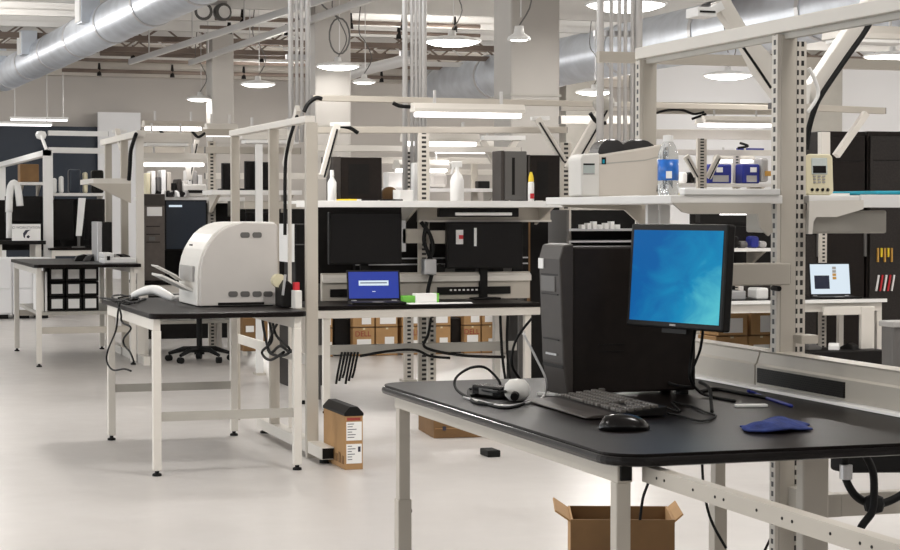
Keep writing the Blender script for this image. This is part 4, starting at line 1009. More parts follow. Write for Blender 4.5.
for k, (p0, p1) in enumerate(cols[:8]):
    for r_ in range(2):
        carton(p0, p1, .29 * r_, .29 * (r_ + 1) - .003, '%s carton from the left in the %s row under the middle bench' % (order[k], ('bottom', 'top')[r_]), k + r_, 'cartons under the middle bench', logo=(k in (1, 3, 5) and r_ == 0) or (k == 3 and r_ == 1))
block('fabric_crate', 'tall dark crate between the cartons under the middle bench', 'crate', 451, 318, 463, 357, 18.5, .4, 'tower', zb=0)
block('dark_bin', 'black bin between the left cartons under the middle bench', 'bin', 334, 318, 352, 357, 18.5, .4, 'black', zb=0)
block('cabinet', 'long dark cabinet standing low behind the row of cartons', 'cabinet', 326, 296, 545, 357, 19.2, .5, 'black', zb=0)
# generic bench with shelf and frame of the farther rows
def far_bench(lab, px0, px1, Y, zt, d=.75, th=.03, top='laminate', low=None):
    x0, x1 = PY(px0, 250, Y).x, PY(px1, 250, Y).x
    t = thing('workbench', lab, 'workbench', ((x0 + x1) / 2, Y + d / 2, 0))
    MB().box(x0, x1, Y, Y + d, zt - th, zt).build('tabletop', top, t)
    MB().box(x0 + .03, x1 - .03, Y + .02, Y + .06, zt - th - .08, zt - th).build('apron', 'cream_light', t)
    for x in (x0 + .05, x1 - .05):
        for y in (Y + .05, Y + d - .05): MB().box(x - .025, x + .025, y - .025, y + .025, 0, zt - th).build('leg', 'cream_light', t)
    if low is not None: MB().box(x0 + .03, x1 - .03, Y + .03, Y + d - .03, low - .03, low).build('lower_shelf', 'greige', t)
    return t
def far_shelf(lab, px0, px1, py, Y, d=.4, th=.04, m='shelf_white'):
    a, b = PY(px0, py, Y), PY(px1, py, Y)
    t = thing('upper_shelf', lab, 'shelf', ((a.x + b.x) / 2, Y + d / 2, a.z))
    MB().box(a.x, b.x, Y, Y + d, a.z - th, a.z).build('board', m, t)
    for x in (a.x + .06, b.x - .09): MB().prism([(Y + .05, a.z - th), (Y + d, a.z - th), (Y + d, a.z - th - .16)], 'x', x, x + .03).build('bracket', 'cream', t)
    return t, a.z
def upright(lab, px, Y, ztop, w=.08, m='slots_far', z0=0.):
    p = PY(px, 200, Y); t = thing('slotted_upright', lab, 'upright', (p.x, Y, z0))
    MB().box(p.x - w / 2, p.x + w / 2, Y, Y + .04, z0, ztop).build('channel', m, t)
    MB().box(p.x - w * .7, p.x + w * .7, Y - .05, Y + .1, z0, z0 + .02).build('base_plate', 'cream', t)
    return t
# --- second frame on the left, behind the far table
t = thing('workstation_frame', 'smaller cream frame standing at the far left table, behind the printer table', 'frame', (2.9, 19.3, 0))
for px in (139.5, 124, 108):
    q = PX(px, 135, 2.9)
    MB().box(2.87, 2.94, q.y, q.y + .06, 0, 2.2).build('post', 'cream_light' if px > 130 else 'cream', t)
a, b = PX(104, 147, 2.9), PX(141, 134, 2.9)
MB().box(2.86, 2.94, b.y - .02, a.y, 2.17, 2.23).build('top_beam', 'cream_light', t)
MB().box(2.87, 2.93, b.y - .3, a.y + .2, 0, .08).build('foot_rail', 'cream_light', t)
arm('small bent lamp arm standing on the second frame at left', PX(122, 148, 2.9), PX(117, 131, 2.9), .06, .05, False)
cable('black cable hanging inside the second frame at left', [PX(136, 134, 2.84), PX(131, 150, 2.84), PX(130, 165, 2.84), PX(129, 180, 2.84)], .02)
a, b = PX(84, 183, 2.3), PX(135, 186, 2.86)
q = PY(88, 181, 19.0); q2 = PY(136, 181, 19.0)
t = thing('upper_shelf', 'cream shelf jutting left from the second frame at left', 'shelf', ((q.x + q2.x) / 2, 19.2, q.z))
MB().box(q.x, 2.86, 18.6, 19.6, q.z - .03, q.z + .02).build('board', 'cream_light', t)
MB().prism([(2.45, q.z - .03), (2.86, q.z - .03), (2.86, q.z - .22)], 'y', 18.6, 18.64).build('bracket', 'cream', t)
# --- far left table
zt = .96
t = thing('workbench', 'far left black topped table with bare cream legs', 'workbench', (2.4, 19.1, 0))
MB().prism(rrect(1.86, 2.86, 17.95, 20.3, .05), 'z', zt - .03, zt).build('tabletop', 'laminate', t)
for q in ((1.89, 1.93, 18.0, 20.25), (2.79, 2.83, 18.0, 20.25)): MB().box(*q, zt - .09, zt - .03).build('apron', 'cream_light', t)
for x in (1.91, 2.79):
    for y in (18.06, 20.2): leg('leg', x, y, zt - .03, t, w=.05)
for y, z in ((18.06, .34), (20.2, .40)): MB().box(1.93, 2.77, y - .015, y + .015, z - .03, z + .03).build('stretcher', 'cream', t)
MB().box(1.93, 2.79, 18.3, 20.1, .47, .50).build('lower_shelf', 'greige', t)
# black packages with white labels on its lower shelf
bx0 = PY(48, 300, 18.45).x; bw = (PY(99, 300, 18.45).x - bx0)
cnt = 0
for r_ in range(3):
    for k in range(3):
        x0 = bx0 + bw * (.02 + .33 * k); z0 = .501 + .142 * r_
        t = thing('packed_case', '%s black labelled case of the %s row under the far left table' % (('left', 'middle', 'right')[k], ('bottom', 'second', 'top')[r_]), 'case', (x0 + bw * .15, 18.7, z0), 0, 'black cases under the far left table')
        MB().box(x0, x0 + bw * .315, 18.45, 18.95, z0, z0 + .137).build('case', 'black', t, bevel=.008)
        MB(place((x0 + bw * .16, 18.446, z0 + .07), 0)).box(-.055, .05, -.002, .003, -.045, .045).build('white_label', 'paper', t)
for k in range(3):
    block('document_box', '%s upright white folder at the left end under the far left table' % ('first', 'second', 'third')[k], 'folder', 38 + k * 3.4, 270 + k, 40.6 + k * 3.4, 317, 18.4, .45, ('paper', 'cream_light', 'white')[k], .004, zb=.501)
for i, (px, w, m) in enumerate(((56, 4, 'black'), (62, 5, 'grey'), (68, 3, 'rubber'), (74, 6, 'black'), (82, 5, 'grey'), (88, 4, 'midgrey'), (93, 3, 'black'))):
    c = PZ(px, 256, zt); tag(MB(place((c.x, 19.2, zt), .4 * i)).prism([(-.09, 0), (.08, 0), (.09, .03), (.02, .07), (-.06, .05)], 'y', -.06, .06).build('adapter_brick', m, bevel=.008), 'dark adapter brick in the heap on the far left table', 'adapter', 'adapters on the far left table')
c = PY(118, 256, 18.4)
t = thing('document_scanner', 'white desktop scanner on the right end of the far left table', 'scanner', (c.x, 18.4, zt))
a, b = PY(103, 256, 18.3), PY(135, 256, 18.3)
MB().box(a.x, b.x, 18.25, 18.6, zt, zt + .05).build('base', 'white', t, bevel=.01)
MB().box(a.x, a.x + .1, 18.25, 18.6, zt + .05, zt + .10).build('hinge_block', 'white', t, bevel=.01)
MB().box(a.x + .03, a.x + .06, 18.245, 18.26, zt + .03, zt + .07).build('dark_port', 'black', t)
case('slim grey edged computer on the far left table beside the second frame', 97, 222, 112, 18.9, .4, side='black', front='silver', fw=.05, z=zt)
# --- third frame, farther left, with the desk that carries the white sign
CY = 27.
p45 = PX(47, 150, 3.0)
t = thing('workstation_frame', 'white frame at the extreme left behind the white sign', 'frame', (3.0, p45.y, 0))
MB().box(2.95, 3.08, p45.y, p45.y + .1, 0, p45.z).build('post', 'white', t)
q = PX(2, 158, 3.0); MB().box(2.95, 3.06, q.y, q.y + .1, 0, p45.z).build('post', 'white', t)
MB().box(2.95, 3.06, p45.y, q.y + .1, p45.z - .08, p45.z).build('top_beam', 'white', t)
MB().box(2.95, 3.06, p45.y - .3, q.y + .3, 0, .08).build('foot_rail', 'cream_light', t)
q = PX(41, 135, 3.0); t = thing('lamp_head', 'small round white lamp head by the top of the left frame', 'lamp', q)
MB().lathe([(0, -.07), (.06, -.05), (.08, 0), (.06, .05), (0, .06)], q, 14).build('head', 'white', t, smooth=True)
MB().tube([q, V((3.0, p45.y + .05, p45.z))], .025, 8).build('neck', 'white', t)
rail('white rail running right from the top of the extreme left frame', 48, 133, 108, 134, CY + .3, .06, .07, 'white')
rail('second white rail running right over the dark monitors at left', 48, 150, 105, 151, CY + .8, .06, .08, 'white')
far_shelf('white shelf with a red brown carton at the extreme left', 18, 46, 182, CY + .5, .5)
block('carton', 'red brown carton on the white shelf at the extreme left', 'box', 20, 164, 39, 179.5, CY + .55, .35, 'cardboard_dark', zb=PY(20, 182, CY + .5).z)
tt, zz = far_shelf('long white shelf above the dark monitors at left', 49, 108, 193, CY + .4, .5)
for i, (px0, px1, y0, m, lab) in enumerate(((53, 57, 178, 'white', 'white spray bottle on the long left shelf'), (60, 64, 176, 'paper', 'second white bottle on the long left shelf'), (69, 81, 169, 'navy', 'dark blue screen on the long left shelf'), (84, 88, 172, 'cream_gadget', 'pale bottle at the right of the long left shelf'), (92, 104, 170, 'black', 'small black monitor at the right of the long left shelf'))):
    block(('spray_bottle', 'pump_bottle', 'flat_screen', 'bottle', 'flat_screen')[i], lab, ('bottle', 'bottle', 'screen', 'bottle', 'screen')[i], px0, y0, px1, 193, CY + .5, .2, m, .03, zb=zz)
q0, q1 = PY(-8, 241, CY), PY(46, 241, CY); DZ_ = q0.z
t = thing('display_desk', 'dark topped desk at the extreme left carrying the white sign', 'desk', ((q0.x + q1.x) / 2, CY + .4, 0))
MB().box(q0.x, q1.x, CY, CY + .9, DZ_ - .05, DZ_).build('tabletop', 'black', t)
for x in (q0.x + .1, q1.x - .1):
    for y in (CY + .1, CY + .8): MB().box(x - .04, x + .04, y - .04, y + .04, 0, DZ_ - .05).build('leg', 'cream_light', t)
# the white sign
a, b = PY(12, 224, CY - .02), PY(41, 239.7, CY - .02)
t = thing('desk_sign', 'white sign with dark lettering and a small crest on the left desk', 'sign', ((a.x + b.x) / 2, CY + .02, DZ_))
MB().box(a.x, b.x, CY + .01, CY + .025, DZ_ + .001, a.z).build('board', 'paper', t, bevel=.003)
MB().box(a.x + .1, b.x - .1, CY + .025, CY + .1, DZ_ + .001, DZ_ + .012).build('stand_foot', 'white', t)
w = b.x - a.x; h = a.z - DZ_
text_part('lettering', 'CI WORKSTATION', w * .115, Matrix.Translation(((a.x + b.x) / 2, CY + .0095, DZ_ + h * .78)) @ FACE_Y, 'ink', t)
cx, cz = (a.x + b.x) / 2 + .01, DZ_ + h * .36
MB().prism([(cx - .055, cz + .02), (cx - .02, cz + .065), (cx + .05, cz + .07), (cx + .01, cz + .045), (cx - .01, cz + .01), (cx - .025, cz - .005), (cx - .03, cz - .05), (cx - .05, cz - .03)], 'y', CY + .006, CY + .0098).build('crest', 'ink', t)
MB().prism([(cx - .005, cz - .02), (cx + .02, cz - .005), (cx + .04, cz - .025), (cx + .02, cz - .05), (cx - .005, cz - .04)], 'y', CY + .006, CY + .0098).build('crest', 'ink', t)
flat('black monitor behind the white sign at the extreme left', 5, 196, 44, 222, CY + .45, stand=DZ_)
t = thing('desk_lamp', 'white bent desk lamp in front of the extreme left monitor', 'lamp', PY(14, 205, CY + .2))
MB().tube(spline([PY(9, 212, CY + .2), PY(10, 190, CY + .2), PY(14, 183, CY + .2), PY(18, 190, CY + .2), PY(20, 206, CY + .2)], 4), .05, 10).build('arm', 'white', t, smooth=True)
MB().tube([PY(9, 238, CY + .2), PY(9, 205, CY + .2)], .04, 10).build('stem', 'white', t)
# white cabinets at the bottom left
for i, (x0, x1) in enumerate(((-14, 12), (12.4, 33), (33.4, 52))):
    a, b = PY(x0, 258, 26.3), PY(x1, 258, 26.3)
    t = thing('floor_cabinet', ('white cabinet at the left edge under the dark desk', 'white cabinet right beside the leftmost one under the dark desk', 'pale cabinet half hidden by the labelled black cases')[i], 'cabinet', ((a.x + b.x) / 2, 26.6, 0))
    MB().box(a.x, b.x, 26.3, 26.9, .06, a.z).build('carcass', 'wall_pale', t, bevel=.01)
    MB().box(a.x + .02, b.x - .02, 26.28, 26.3, .42, a.z - .02).build('drawer', 'wall_pale', t, bevel=.006)
    MB().box(a.x + .02, b.x - .02, 26.28, 26.3, .08, .40).build('drawer', 'wall_pale', t, bevel=.006)
    MB().box(a.x + .05, b.x - .05, 26.35, 26.85, 0, .06).build('plinth', 'black', t)
# dark monitors, tilted white panel
far_bench('dark bench under the dark monitors at left', 50, 105, CY - .1, PY(60, 248, CY).z, .8)
zb = PY(60, 248, CY).z
flat('large black monitor left of the tilted white panel', 52, 200, 74, 240, CY + .3, stand=zb)
flat('large black monitor right of the tilted white panel', 84, 199, 104, 240, CY + .3, stand=zb)
a, b = PY(76, 236, CY + .1), PY(83, 198, CY + .1)
t = thing('panel_screen', 'tilted white panel standing between two black monitors at left', 'panel', (a.x, CY + .1, zb))
MB().prism([(a.x, a.z), (a.x + .08, a.z), (b.x + .04, b.z), (b.x - .06, b.z)], 'y', CY + .1, CY + .14).build('panel', 'white', t, bevel=.004)
MB().box(a.x - .05, a.x + .12, CY + .06, CY + .2, zb, zb + .02).build('stand', 'grey', t)
MB().bar((a.x + .04, CY + .12, zb), (a.x + .04, CY + .12, a.z + .05), .04, .03).build('stem', 'grey', t)
# --- bench with the tall cabinet tower and navy monitor, seen over the printer table
DYY = 19.2
far_bench('long dark bench behind the printer table carrying the tall case', 141, 238, DYY, .74, .8, low=.34)
a, b = PY(143, 194, DYY + .1), PY(165, 280, DYY + .1)
t = thing('computer_tower', 'tall brownish grey computer case with a white label behind the printer table', 'computer', ((a.x + b.x) / 2, DYY + .35, .74))
MB().box(a.x, b.x, DYY + .1, DYY + .28, .75, a.z).build('case', 'tower_brown', t, bevel=.008)
MB().box(a.x - .005, b.x + .005, DYY + .098, DYY + .28, a.z - .12, a.z).build('top_cover', 'tower_front', t, bevel=.008)
for z_ in (1.30, 1.22, 1.14): MB().box(a.x + .03, b.x - .05, DYY + .094, DYY + .101, z_, z_ + .008).build('drive_line', 'black', t)
MB().box(a.x + .06, a.x + .12, DYY + .094, DYY + .101, 1.16, 1.20).build('drive_button', 'grey', t)
for x in (a.x + .05, b.x - .05): MB().box(x - .03, x + .03, DYY + .12, DYY + .27, .74, .75).build('foot', 'rubber', t)
a, b = PY(147, 207, DYY + .09), PY(162, 216, DYY + .09)
tag(MB().box(a.x, b.x, DYY + .085, DYY + .097, b.z, a.z).build('label_card', 'paper'), 'white label card stuck on the tall brownish grey case', 'label')
flat('dark monitor with a blue bar behind the white printer', 165, 200, 207, 250, DYY + .25, scr='navy', stand=.74)
a, b = PY(169, 205, DYY + .24), PY(182, 207, DYY + .24)
tag(MB().box(a.x, b.x, DYY + .235, DYY + .247, b.z, a.z).build('window_bar', 'screen_white'), 'thin bright bar glowing on the dark monitor behind the printer', 'screen')
tt, zz = far_shelf('crowded pale shelf behind the printer table', 141, 245, 197, DYY + .3, .45)
cols_ = ['cream_gadget', 'paper', 'grey', 'white', 'cream', 'black', 'tower_front', 'printer_white', 'paper', 'midgrey', 'white']
for i in range(11):
    px = 146 + i * 5.2; hgt = (24, 26, 20, 27, 25, 14, 18, 16, 27, 26, 22)[i]
    block('binder', 'binder standing %s from the left on the crowded shelf behind the printer table' % ('first', 'second', 'third', 'fourth', 'fifth', 'sixth', 'seventh', 'eighth', 'ninth', 'tenth', 'eleventh')[i], 'binder', px, 197 - hgt, px + 4.4, 197, DYY + .34 + .01 * (i % 3), .25, cols_[i], .006, zb=zz, group='binders on the crowded shelf')
for i in range(8):
    px = 160 + i * 4; q = PY(px, 193, DYY + .2)
    tag(MB(place((q.x, DYY + .31, zz), i)).prism([(-.05, 0), (.05, 0), (.03, .05), (-.02, .07)], 'y', -.03, .0).build('small_part', ('black', 'paper', 'black', 'midgrey')[i % 4], bevel=.005), 'small part in the litter at the front of the crowded shelf', 'part', 'parts on the crowded shelf')
t = thing('white_printer', 'small white printer at the right end of the crowded shelf', 'printer', PY(198, 195, DYY + .3))
prect(MB(), 184, 184, 207, 197, DYY + .3, .3).build('body', 'printer_white', t, bevel=.02)
prect(MB(), 188, 190, 203, 193, DYY + .29, .02).build('paper_slot', 'black', t)
prect(MB(), 190, 180, 202, 184, DYY + .45, .1).build('rear_tray', 'white', t)
rail('cream rail just above the lights behind the printer table', 141, 132, 300, 133, DYY + .5, .05, .07)
rail('lower cream rail behind the printer table', 141, 150, 240, 150, DYY + .6, .05, .07)
strip('strip light nearest the ceiling behind the printer table', 143, 203, 127, DYY + .2, .06, .2, hm='cream')
strip('second strip light down behind the printer table', 142, 190, 143, DYY + .1, .10, .2, lens='paper')
strip('long bright strip light low behind the printer table', 141, 205, 163, DYY + .2, .10, .25)
strip('far bright strip light left of the tall left frame post', 205, 236, 133, DYY + 1.2, .10, .25)
for i, (px, q) in enumerate(((189, 182), (193, 197))):
    arm(('left', 'right')[i] + ' one of two thin light arms crossing above the crowded shelf', PY(189, 180, DYY + .2 + i * .1), PY((186, 197)[i], 140, DYY + .2 + i * .1), .05, .04, i == 1, head=False)
upright('slotted upright behind the white printer', 176 + 36, DYY + .75, 2.2)
# office chair
ch = V((3.46, 18.25, 0))
t = thing('office_chair', 'dark swivel office chair tucked behind the printer table', 'chair', ch)
base = MB().tube([ch + V((0, 0, .07)), ch + V((0, 0, .14))], .05, 14).build('hub', 'rubber', t)
for k in range(5):
    a_ = math.radians(72 * k + 8); d = V((math.cos(a_), math.sin(a_), 0))
    sp_ = MB().tube([ch + V((0, 0, .12)), ch + d * .16 + V((0, 0, .12)), ch + d * .31 + V((0, 0, .075))], [.03, .026, .016], 8).build('spoke', 'rubber', t)
    MB(place(ch + d * .31 + V((0, 0, .03)), a_ + 1.2)).tube([(-.025, 0, 0), (.025, 0, 0)], .03, 12).build('caster', 'rubber', sp_)
MB().tube([ch + V((0, 0, .14)), ch + V((0, 0, .42))], .028, 12).build('gas_column', 'rubber', t)
MB().box(ch.x - .12, ch.x + .12, ch.y - .12, ch.y + .12, .42, .47).build('mechanism', 'rubber', t, bevel=.02)
MB().prism(rrect(ch.x - .24, ch.x + .24, ch.y - .23, ch.y + .23, .08), 'z', .47, .55).build('seat', 'black', t, bevel=.03)
MB().prism([(ch.x - .2, .66), (ch.x + .2, .66), (ch.x + .22, .85), (ch.x + .17, 1.1), (ch.x - .17, 1.1), (ch.x - .22, .85)], 'y', ch.y - .27, ch.y - .22).build('backrest', 'black', t, bevel=.03)
MB().bar((ch.x, ch.y - .12, .45), (ch.x, ch.y - .25, .72), .06, .02).build('back_bar', 'rubber', t)
# --- things between the left frame posts
EY = 16.6
tt, zz = far_shelf('pale shelf with black monitors seen between the left frame posts', 212, 302, 190, EY, .45)
flat('black monitor left of the first left frame post on the far shelf', 222, 163, 240, 189, EY + .1, stand=zz)
flat('black monitor between two posts of the left frame', 245, 161, 258, 189.5, EY + .1, stand=zz)
flat('narrow black monitor right of the white post on the far shelf', 261, 162, 269, 189.5, EY + .12, stand=zz)
rail('cream rail above the monitors between the left frame posts', 205, 150, 300, 151, EY + .3, .05, .06)
strip('strip light above the monitors between the left frame posts', 240, 300, 140, EY + .1, .10, .2, lens='paper')
upright('slim white post between the black monitors behind the left frame', 259.5, EY - .05, 2.05, .06, 'white')
block('drawer_unit', 'pale drawer unit under the far shelf between the left frame posts', 'drawers', 244, 201, 300, 209, EY + .1, .3, 'cream', .01)
flat('dark monitor low between the left frame posts', 246, 212, 270, 256, 19.1, stand=.74)
far_bench('dark bench seen between the left frame posts', 240, 318, 18.8, .74, .8)
block('cabinet', 'long dark cabinet standing low behind the office chair', 'cabinet', 146, 296, 242, 333, 21.6, .5, 'black', zb=0)
t = thing('equipment_cabinet', 'dark cabinet with a white side panel right of the big white printer', 'cabinet', PY(305, 290, 15.4))
prect(MB(), 295, 224, 325, 296, 15.4, .4).build('body', 'black', t, bevel=.01)
prect(MB(), 287, 224, 294.5, 262, 15.4, .3).build('side_panel', 'white', t)
prect(MB(), 296, 244, 324, 245, 15.385, .02).build('seam', 'grey', t)
MB().box(PY(288, 300, 15.4).x, PY(325, 300, 15.4).x, 15.4, 15.8, 0, PY(300, 296, 15.4).z).build('plinth', 'tower', t)
t = thing('cardboard_box', 'brown box stack on the floor seen under the white printer table', 'box', PZ(256, 352, 0))
prect(MB(), 243, 318, 268, 351, 17.6, .5).build('body', 'cardboard_dark', t, bevel=.01)
prect(MB(), 246, 326, 254, 332, 17.59, .02).build('label', 'paper', t)
# --- row behind the middle shelf
FY = 20.5
tt, zz = far_shelf('far pale shelf behind the spray bottle', 385, 505, 188, FY, .5)
rail('far cream rail above the spray bottle', 322, 160, 512, 161, FY + .3, .06, .07, 'cream_light')
rail('lower far cream rail beside the spray bottle', 440, 172, 512, 172.5, FY + .4, .06, .06, 'cream_light')
strip('far strip light glowing behind the central upright', 436, 500, 150, FY - .4, .1, .3)
strip('low far strip light left of the spray bottle', 396, 446, 169, FY - .2, .1, .3)
upright('far slotted upright just left of the central upright', 409, 15.5, 2.1, .08)
upright('far thin upright right of the spray bottle', 475, FY + .2, 2.0, .07, 'cream')
block('microwave', 'pale rounded device behind the central upright on the far shelf', 'device', 430, 172, 448, 188, FY + .1, .3, 'printer_shade', .05, zb=zz)
block('carton', 'small dark carton behind the spray bottle on the far shelf', 'box', 478, 181, 490, 188, FY + .1, .2, 'black', .01, zb=zz)
block('carton', 'pale carton on the far shelf left of the tall spray bottle', 'box', 388, 172, 406, 188, FY + .1, .2, 'paper', .01, zb=zz)
far_bench('far dark bench behind the middle bench monitors', 322, 560, FY, .76, .8)
flat('far black monitor filling the gap right of the central upright', 405, 226, 448, 262, FY - .4 + .5, stand=.76)
flat('far black monitor behind the right middle monitor', 518, 206, 562, 262, FY + .2, stand=.76)
flat('far black monitor behind the blue laptop', 340, 214, 410, 266, FY + .3, stand=.76)
flat('far dark monitor at the left behind the tall left post', 318, 216, 336, 268, FY + .4, stand=.76)
# --- seen through the near frame: far row with blue bins
GY = 21.
rail('broad cream rail crossing behind the near frame above the strip light', 652, 108, 772, 109, GY, .08, .14)
strip('bright strip light behind the water bottle in the near frame', 700, 770, 124, GY - .1, .09, .3)
rail('second cream rail behind the water bottle', 640, 134, 772, 135, GY + .4, .06, .12, 'cream_light')
rail('third cream rail above the blue bins', 640, 152, 772, 153, GY + .6, .06, .07, 'cream_light')
strip('far strip light over the left blue bin', 716, 752, 160, GY + 1.2, .06, .2)
upright('slotted upright right of the water bottle, seen through the near frame', 702, GY - .5, 2.32, .12)
upright('slotted upright between the two blue bins', 737, GY + .3, 2.15, .09)
tt, zz = far_shelf('white shelf holding the blue bins', 655, 772, 183, GY, .5)
for i, (x0, x1) in enumerate(((709, 732), (743, 760))):
    a, b = PY(x0, 164, GY + .1), PY(x1, 182, GY + .1)
    t = thing('storage_bin', ('wide blue storage bin left of the slotted upright', 'narrow blue storage bin right of the slotted upright')[i], 'bin', ((a.x + b.x) / 2, GY + .25, zz))
    MB().box(a.x, b.x, GY + .1, GY + .4, zz, a.z).build('body', 'blue', t, bevel=.02)
    MB().box(a.x + .05, b.x - .05, GY + .09, GY + .1, zz + .02, zz + .1).build('front_lip', 'midgrey', t)
    MB().box(a.x + .1, a.x + .18, GY + .085, GY + .1, a.z - .1, a.z - .04).build('card', 'paper', t)
block('banner', 'dark blue banner strip high behind the blue bins', 'banner', 738, 148, 764, 152, GY + 1.6, .05, 'blue', .0)
for i, (p, q) in enumerate((((697, 176), (686, 156)), ((708, 178), (719, 156)))): arm(('left', 'right')[i] + ' thin arm spreading from the upright beside the water bottle', PY(*p, GY - .5), PY(*q, GY - .5), .07, .05, True, head=False)
for i, (px, m) in enumerate(((683, 'paper'), (690, 'black'), (695, 'midgrey'))): block('spool', ('white spool on the bin shelf right of the bottle', 'black spool on the bin shelf right of the bottle', 'grey spool on the bin shelf right of the bottle')[i], 'spool', px, 172, px + 5, 183, GY + .15, .2, m, .03, zb=zz)
p = PY(766, 178, GY); t = thing('dispenser', 'grey dispenser with an orange tab beside the near post', 'dispenser', p)
prect(MB(), 761, 158, 769, 182, GY + .1, .2).build('body', 'midgrey', t, bevel=.03); prect(MB(), 766, 171, 771, 176, GY + .07, .1).build('tab', 'amber', t)
# lower part, right of the monitor
HY = 15.6
far_bench('bench with a white laptop screen right of the near post', 688, 886, HY, PY(760, 301, HY).z, .8, top='laminate')
hz = PY(760, 301, HY).z
tag(MB().box(PY(688, 301, HY).x, PY(886, 301, HY).x, HY - .02, HY - .005, hz - .028, hz + .004).build('edge_trim', 'white'), 'bright white front edge trim of the bench behind the near post', 'trim')
tt, zz = far_shelf('thin white shelf between the monitor and the near post', 722, 775, 248.5, HY + .3, .4, .03)
for i, (px, m) in enumerate(((732, 'black'), (741, 'grey'), (752, 'blue'), (760, 'midgrey'))): block('cable_coil', ('black', 'grey', 'blue', 'pale')[i] + ' coil of leads on the thin shelf by the near post', 'cable', px, 236 + (i % 2) * 5, px + 8, 248, HY + .35, .15, m, .03, zb=zz)
p, q = PY(700, 214, HY + .2), PY(768, 216, HY + .2)
t = thing('task_light', 'far task light glowing above the thin shelf by the near post', 'light', p)
MB().box(p.x, q.x, HY + .2, HY + .3, q.z - .06, p.z + .04).build('housing', 'black', t)
MB().box(p.x + .2, q.x - .05, HY + .185, HY + .2, q.z + .01, p.z + .03).build('tube', 'tube_light', t)
flat('dark monitor between the near post and the turquoise monitor', 716, 226, 752, 246, HY + .75, stand=hz)
block('white_device', 'white device beside the near post on the bench', 'device', 757, 288, 769, 300, HY + .2, .2, 'white', .02, zb=hz)
block('silver_box', 'flat silver box on the bench behind the turquoise monitor', 'device', 728, 291, 746, 300, HY + .25, .25, 'silver', .01, zb=hz)
for k, (x0, x1) in enumerate(((716, 748), (749, 774))):
    for r_ in range(2):
        carton(x0 + 2 * r_, x1, .26 * r_, .26 * (r_ + 1) - .003, '%s %s carton under the bench behind the near post' % (('upper' if r_ else 'lower'), ('left', 'right')[k]), k + r_, None, Y=16.46, d=.4)
a = PY(830, 300, HY + .15); 
laptop('open laptop with a pale desktop on the bench right of the near post', V((PY(831, 300, HY + .35).x, HY + .35, hz)), PY(850.5, 300, HY + .35).x - PY(811, 300, HY + .35).x, .24, .32, 'screen_white', -.1, -.15, False, True)
# white leg of that bench
prect(MB(), 855, 308, 870, 352, HY - .0, .05); a, b = PY(857, 308, HY), PY(870, 352, HY)
tag(MB().box(a.x, b.x, HY - .08, HY - .03, 0, hz - .06).build('support_leg', 'cream_light', bevel=.01), 'stout cream leg under the bench with the pale laptop', 'leg')
tag(MB().box(PY(820, 315, HY).x, b.x - .02, HY - .07, HY - .04, hz - .14, hz - .06).build('support_beam', 'cream_light', bevel=.006), 'cream beam along the front of the bench with the pale laptop', 'beam')
block('low_cabinet', 'black low shelf unit under the bench with the pale laptop', 'cabinet', 806, 352, 886, 366, HY - .3, .5, 'black', .01, zb=0)
for i, px in enumerate((812, 834, 850)):
    q = PY(px, 350, HY - .1); zq = PY(px, 352, HY - .3).z
    tag(MB(place((q.x, HY - .1, zq), i)).prism([(-.07, 0), (.07, 0), (.08, .03), (0, .07), (-.06, .05)], 'y', -.05, .05).build('adapter_brick', ('grey', 'white', 'black')[i], bevel=.01), ('grey', 'white', 'black')[i] + ' adapter lying on the black low shelf unit at right', 'adapter')
# dark server racks at right
RYY = 17.
for i, (x0, x1, y0) in enumerate(((822, 868, 131), (869, 905, 131), (906, 945, 131), (905 - 120, 821, 205))):
    a, b = PY(x0, y0, RYY), PY(x1, 350, RYY)
    t = thing('server_rack', ('tall dark server rack behind the cream meter', 'tall dark server rack with coloured leads near the right edge', 'tall dark server rack cut by the right edge', 'lower dark rack just right of the near post')[i], 'rack', ((a.x + b.x) / 2, RYY + .4, 0))
    MB().box(a.x, b.x - .03, RYY + .03, RYY + .9, 0, a.z).build('cabinet', 'tower', t, bevel=.01)
    MB().box(a.x + .02, b.x - .05, RYY, RYY + .03, .1, a.z - .05).build('door', 'grate' if i != 0 else 'tower', t, bevel=.006)
    MB().box(b.x - .06, b.x - .035, RYY - .02, RYY, 1.0, 1.3).build('handle', 'grey', t)
    MB().box(a.x + .05, b.x - .05, RYY - .004, RYY + .001, a.z - .30, a.z - .29).build('seam', 'black', t)
    if i == 1:
        for k in range(5): MB().box(a.x + .10 + k * .04, a.x + .115 + k * .04, RYY - .02, RYY, PY(880, 262 - (k % 2) * 5, RYY).z, PY(880, 248, RYY).z).build('patch_lead', 'yellow' if k % 2 else 'amber', t)
        for k in range(5): MB().bar((a.x + .12 + k * .045, RYY - .01, PY(880, 275, RYY).z), (a.x + .09 + k * .045, RYY - .01, PY(880, 291, RYY).z), .015, .015).build('patch_lead', 'red' if k % 2 else 'paper', t)
t = thing('storage_bin', 'grey bin standing at the right edge by the low shelf unit', 'bin', PY(893, 372, 11))
a, b = PY(893, 323, 11.), PY(925, 372, 11.)
MB().box(a.x, b.x, 11, 11.15, 0, a.z).build('body', 'grey', t, bevel=.02); MB().box(a.x - .01, b.x + .01, 10.98, 11.17, a.z - .03, a.z + .01).build('lid', 'midgrey', t, bevel=.01)
rail('thin cream rail ending right of the near post', 770, 106, 884, 111, 12., .05, .045)
arm('pale brace rising from the rack towards the thin rail at right', PY(836, 156, 11.9), PY(866, 113, 11.9), .045, .05, False, head=False)
arm('short white stem behind the cream meter', PY(824, 160, 11.5), PY(824, 132, 11.5), .07, .05, False, head=False)
upright('slotted upright behind the pale laptop under the white side shelf', 824, HY + .65, PY(824, 212, HY + .65).z, .07)
a, b = PY(690, 207, 16.42), PY(779, 292, 16.42)
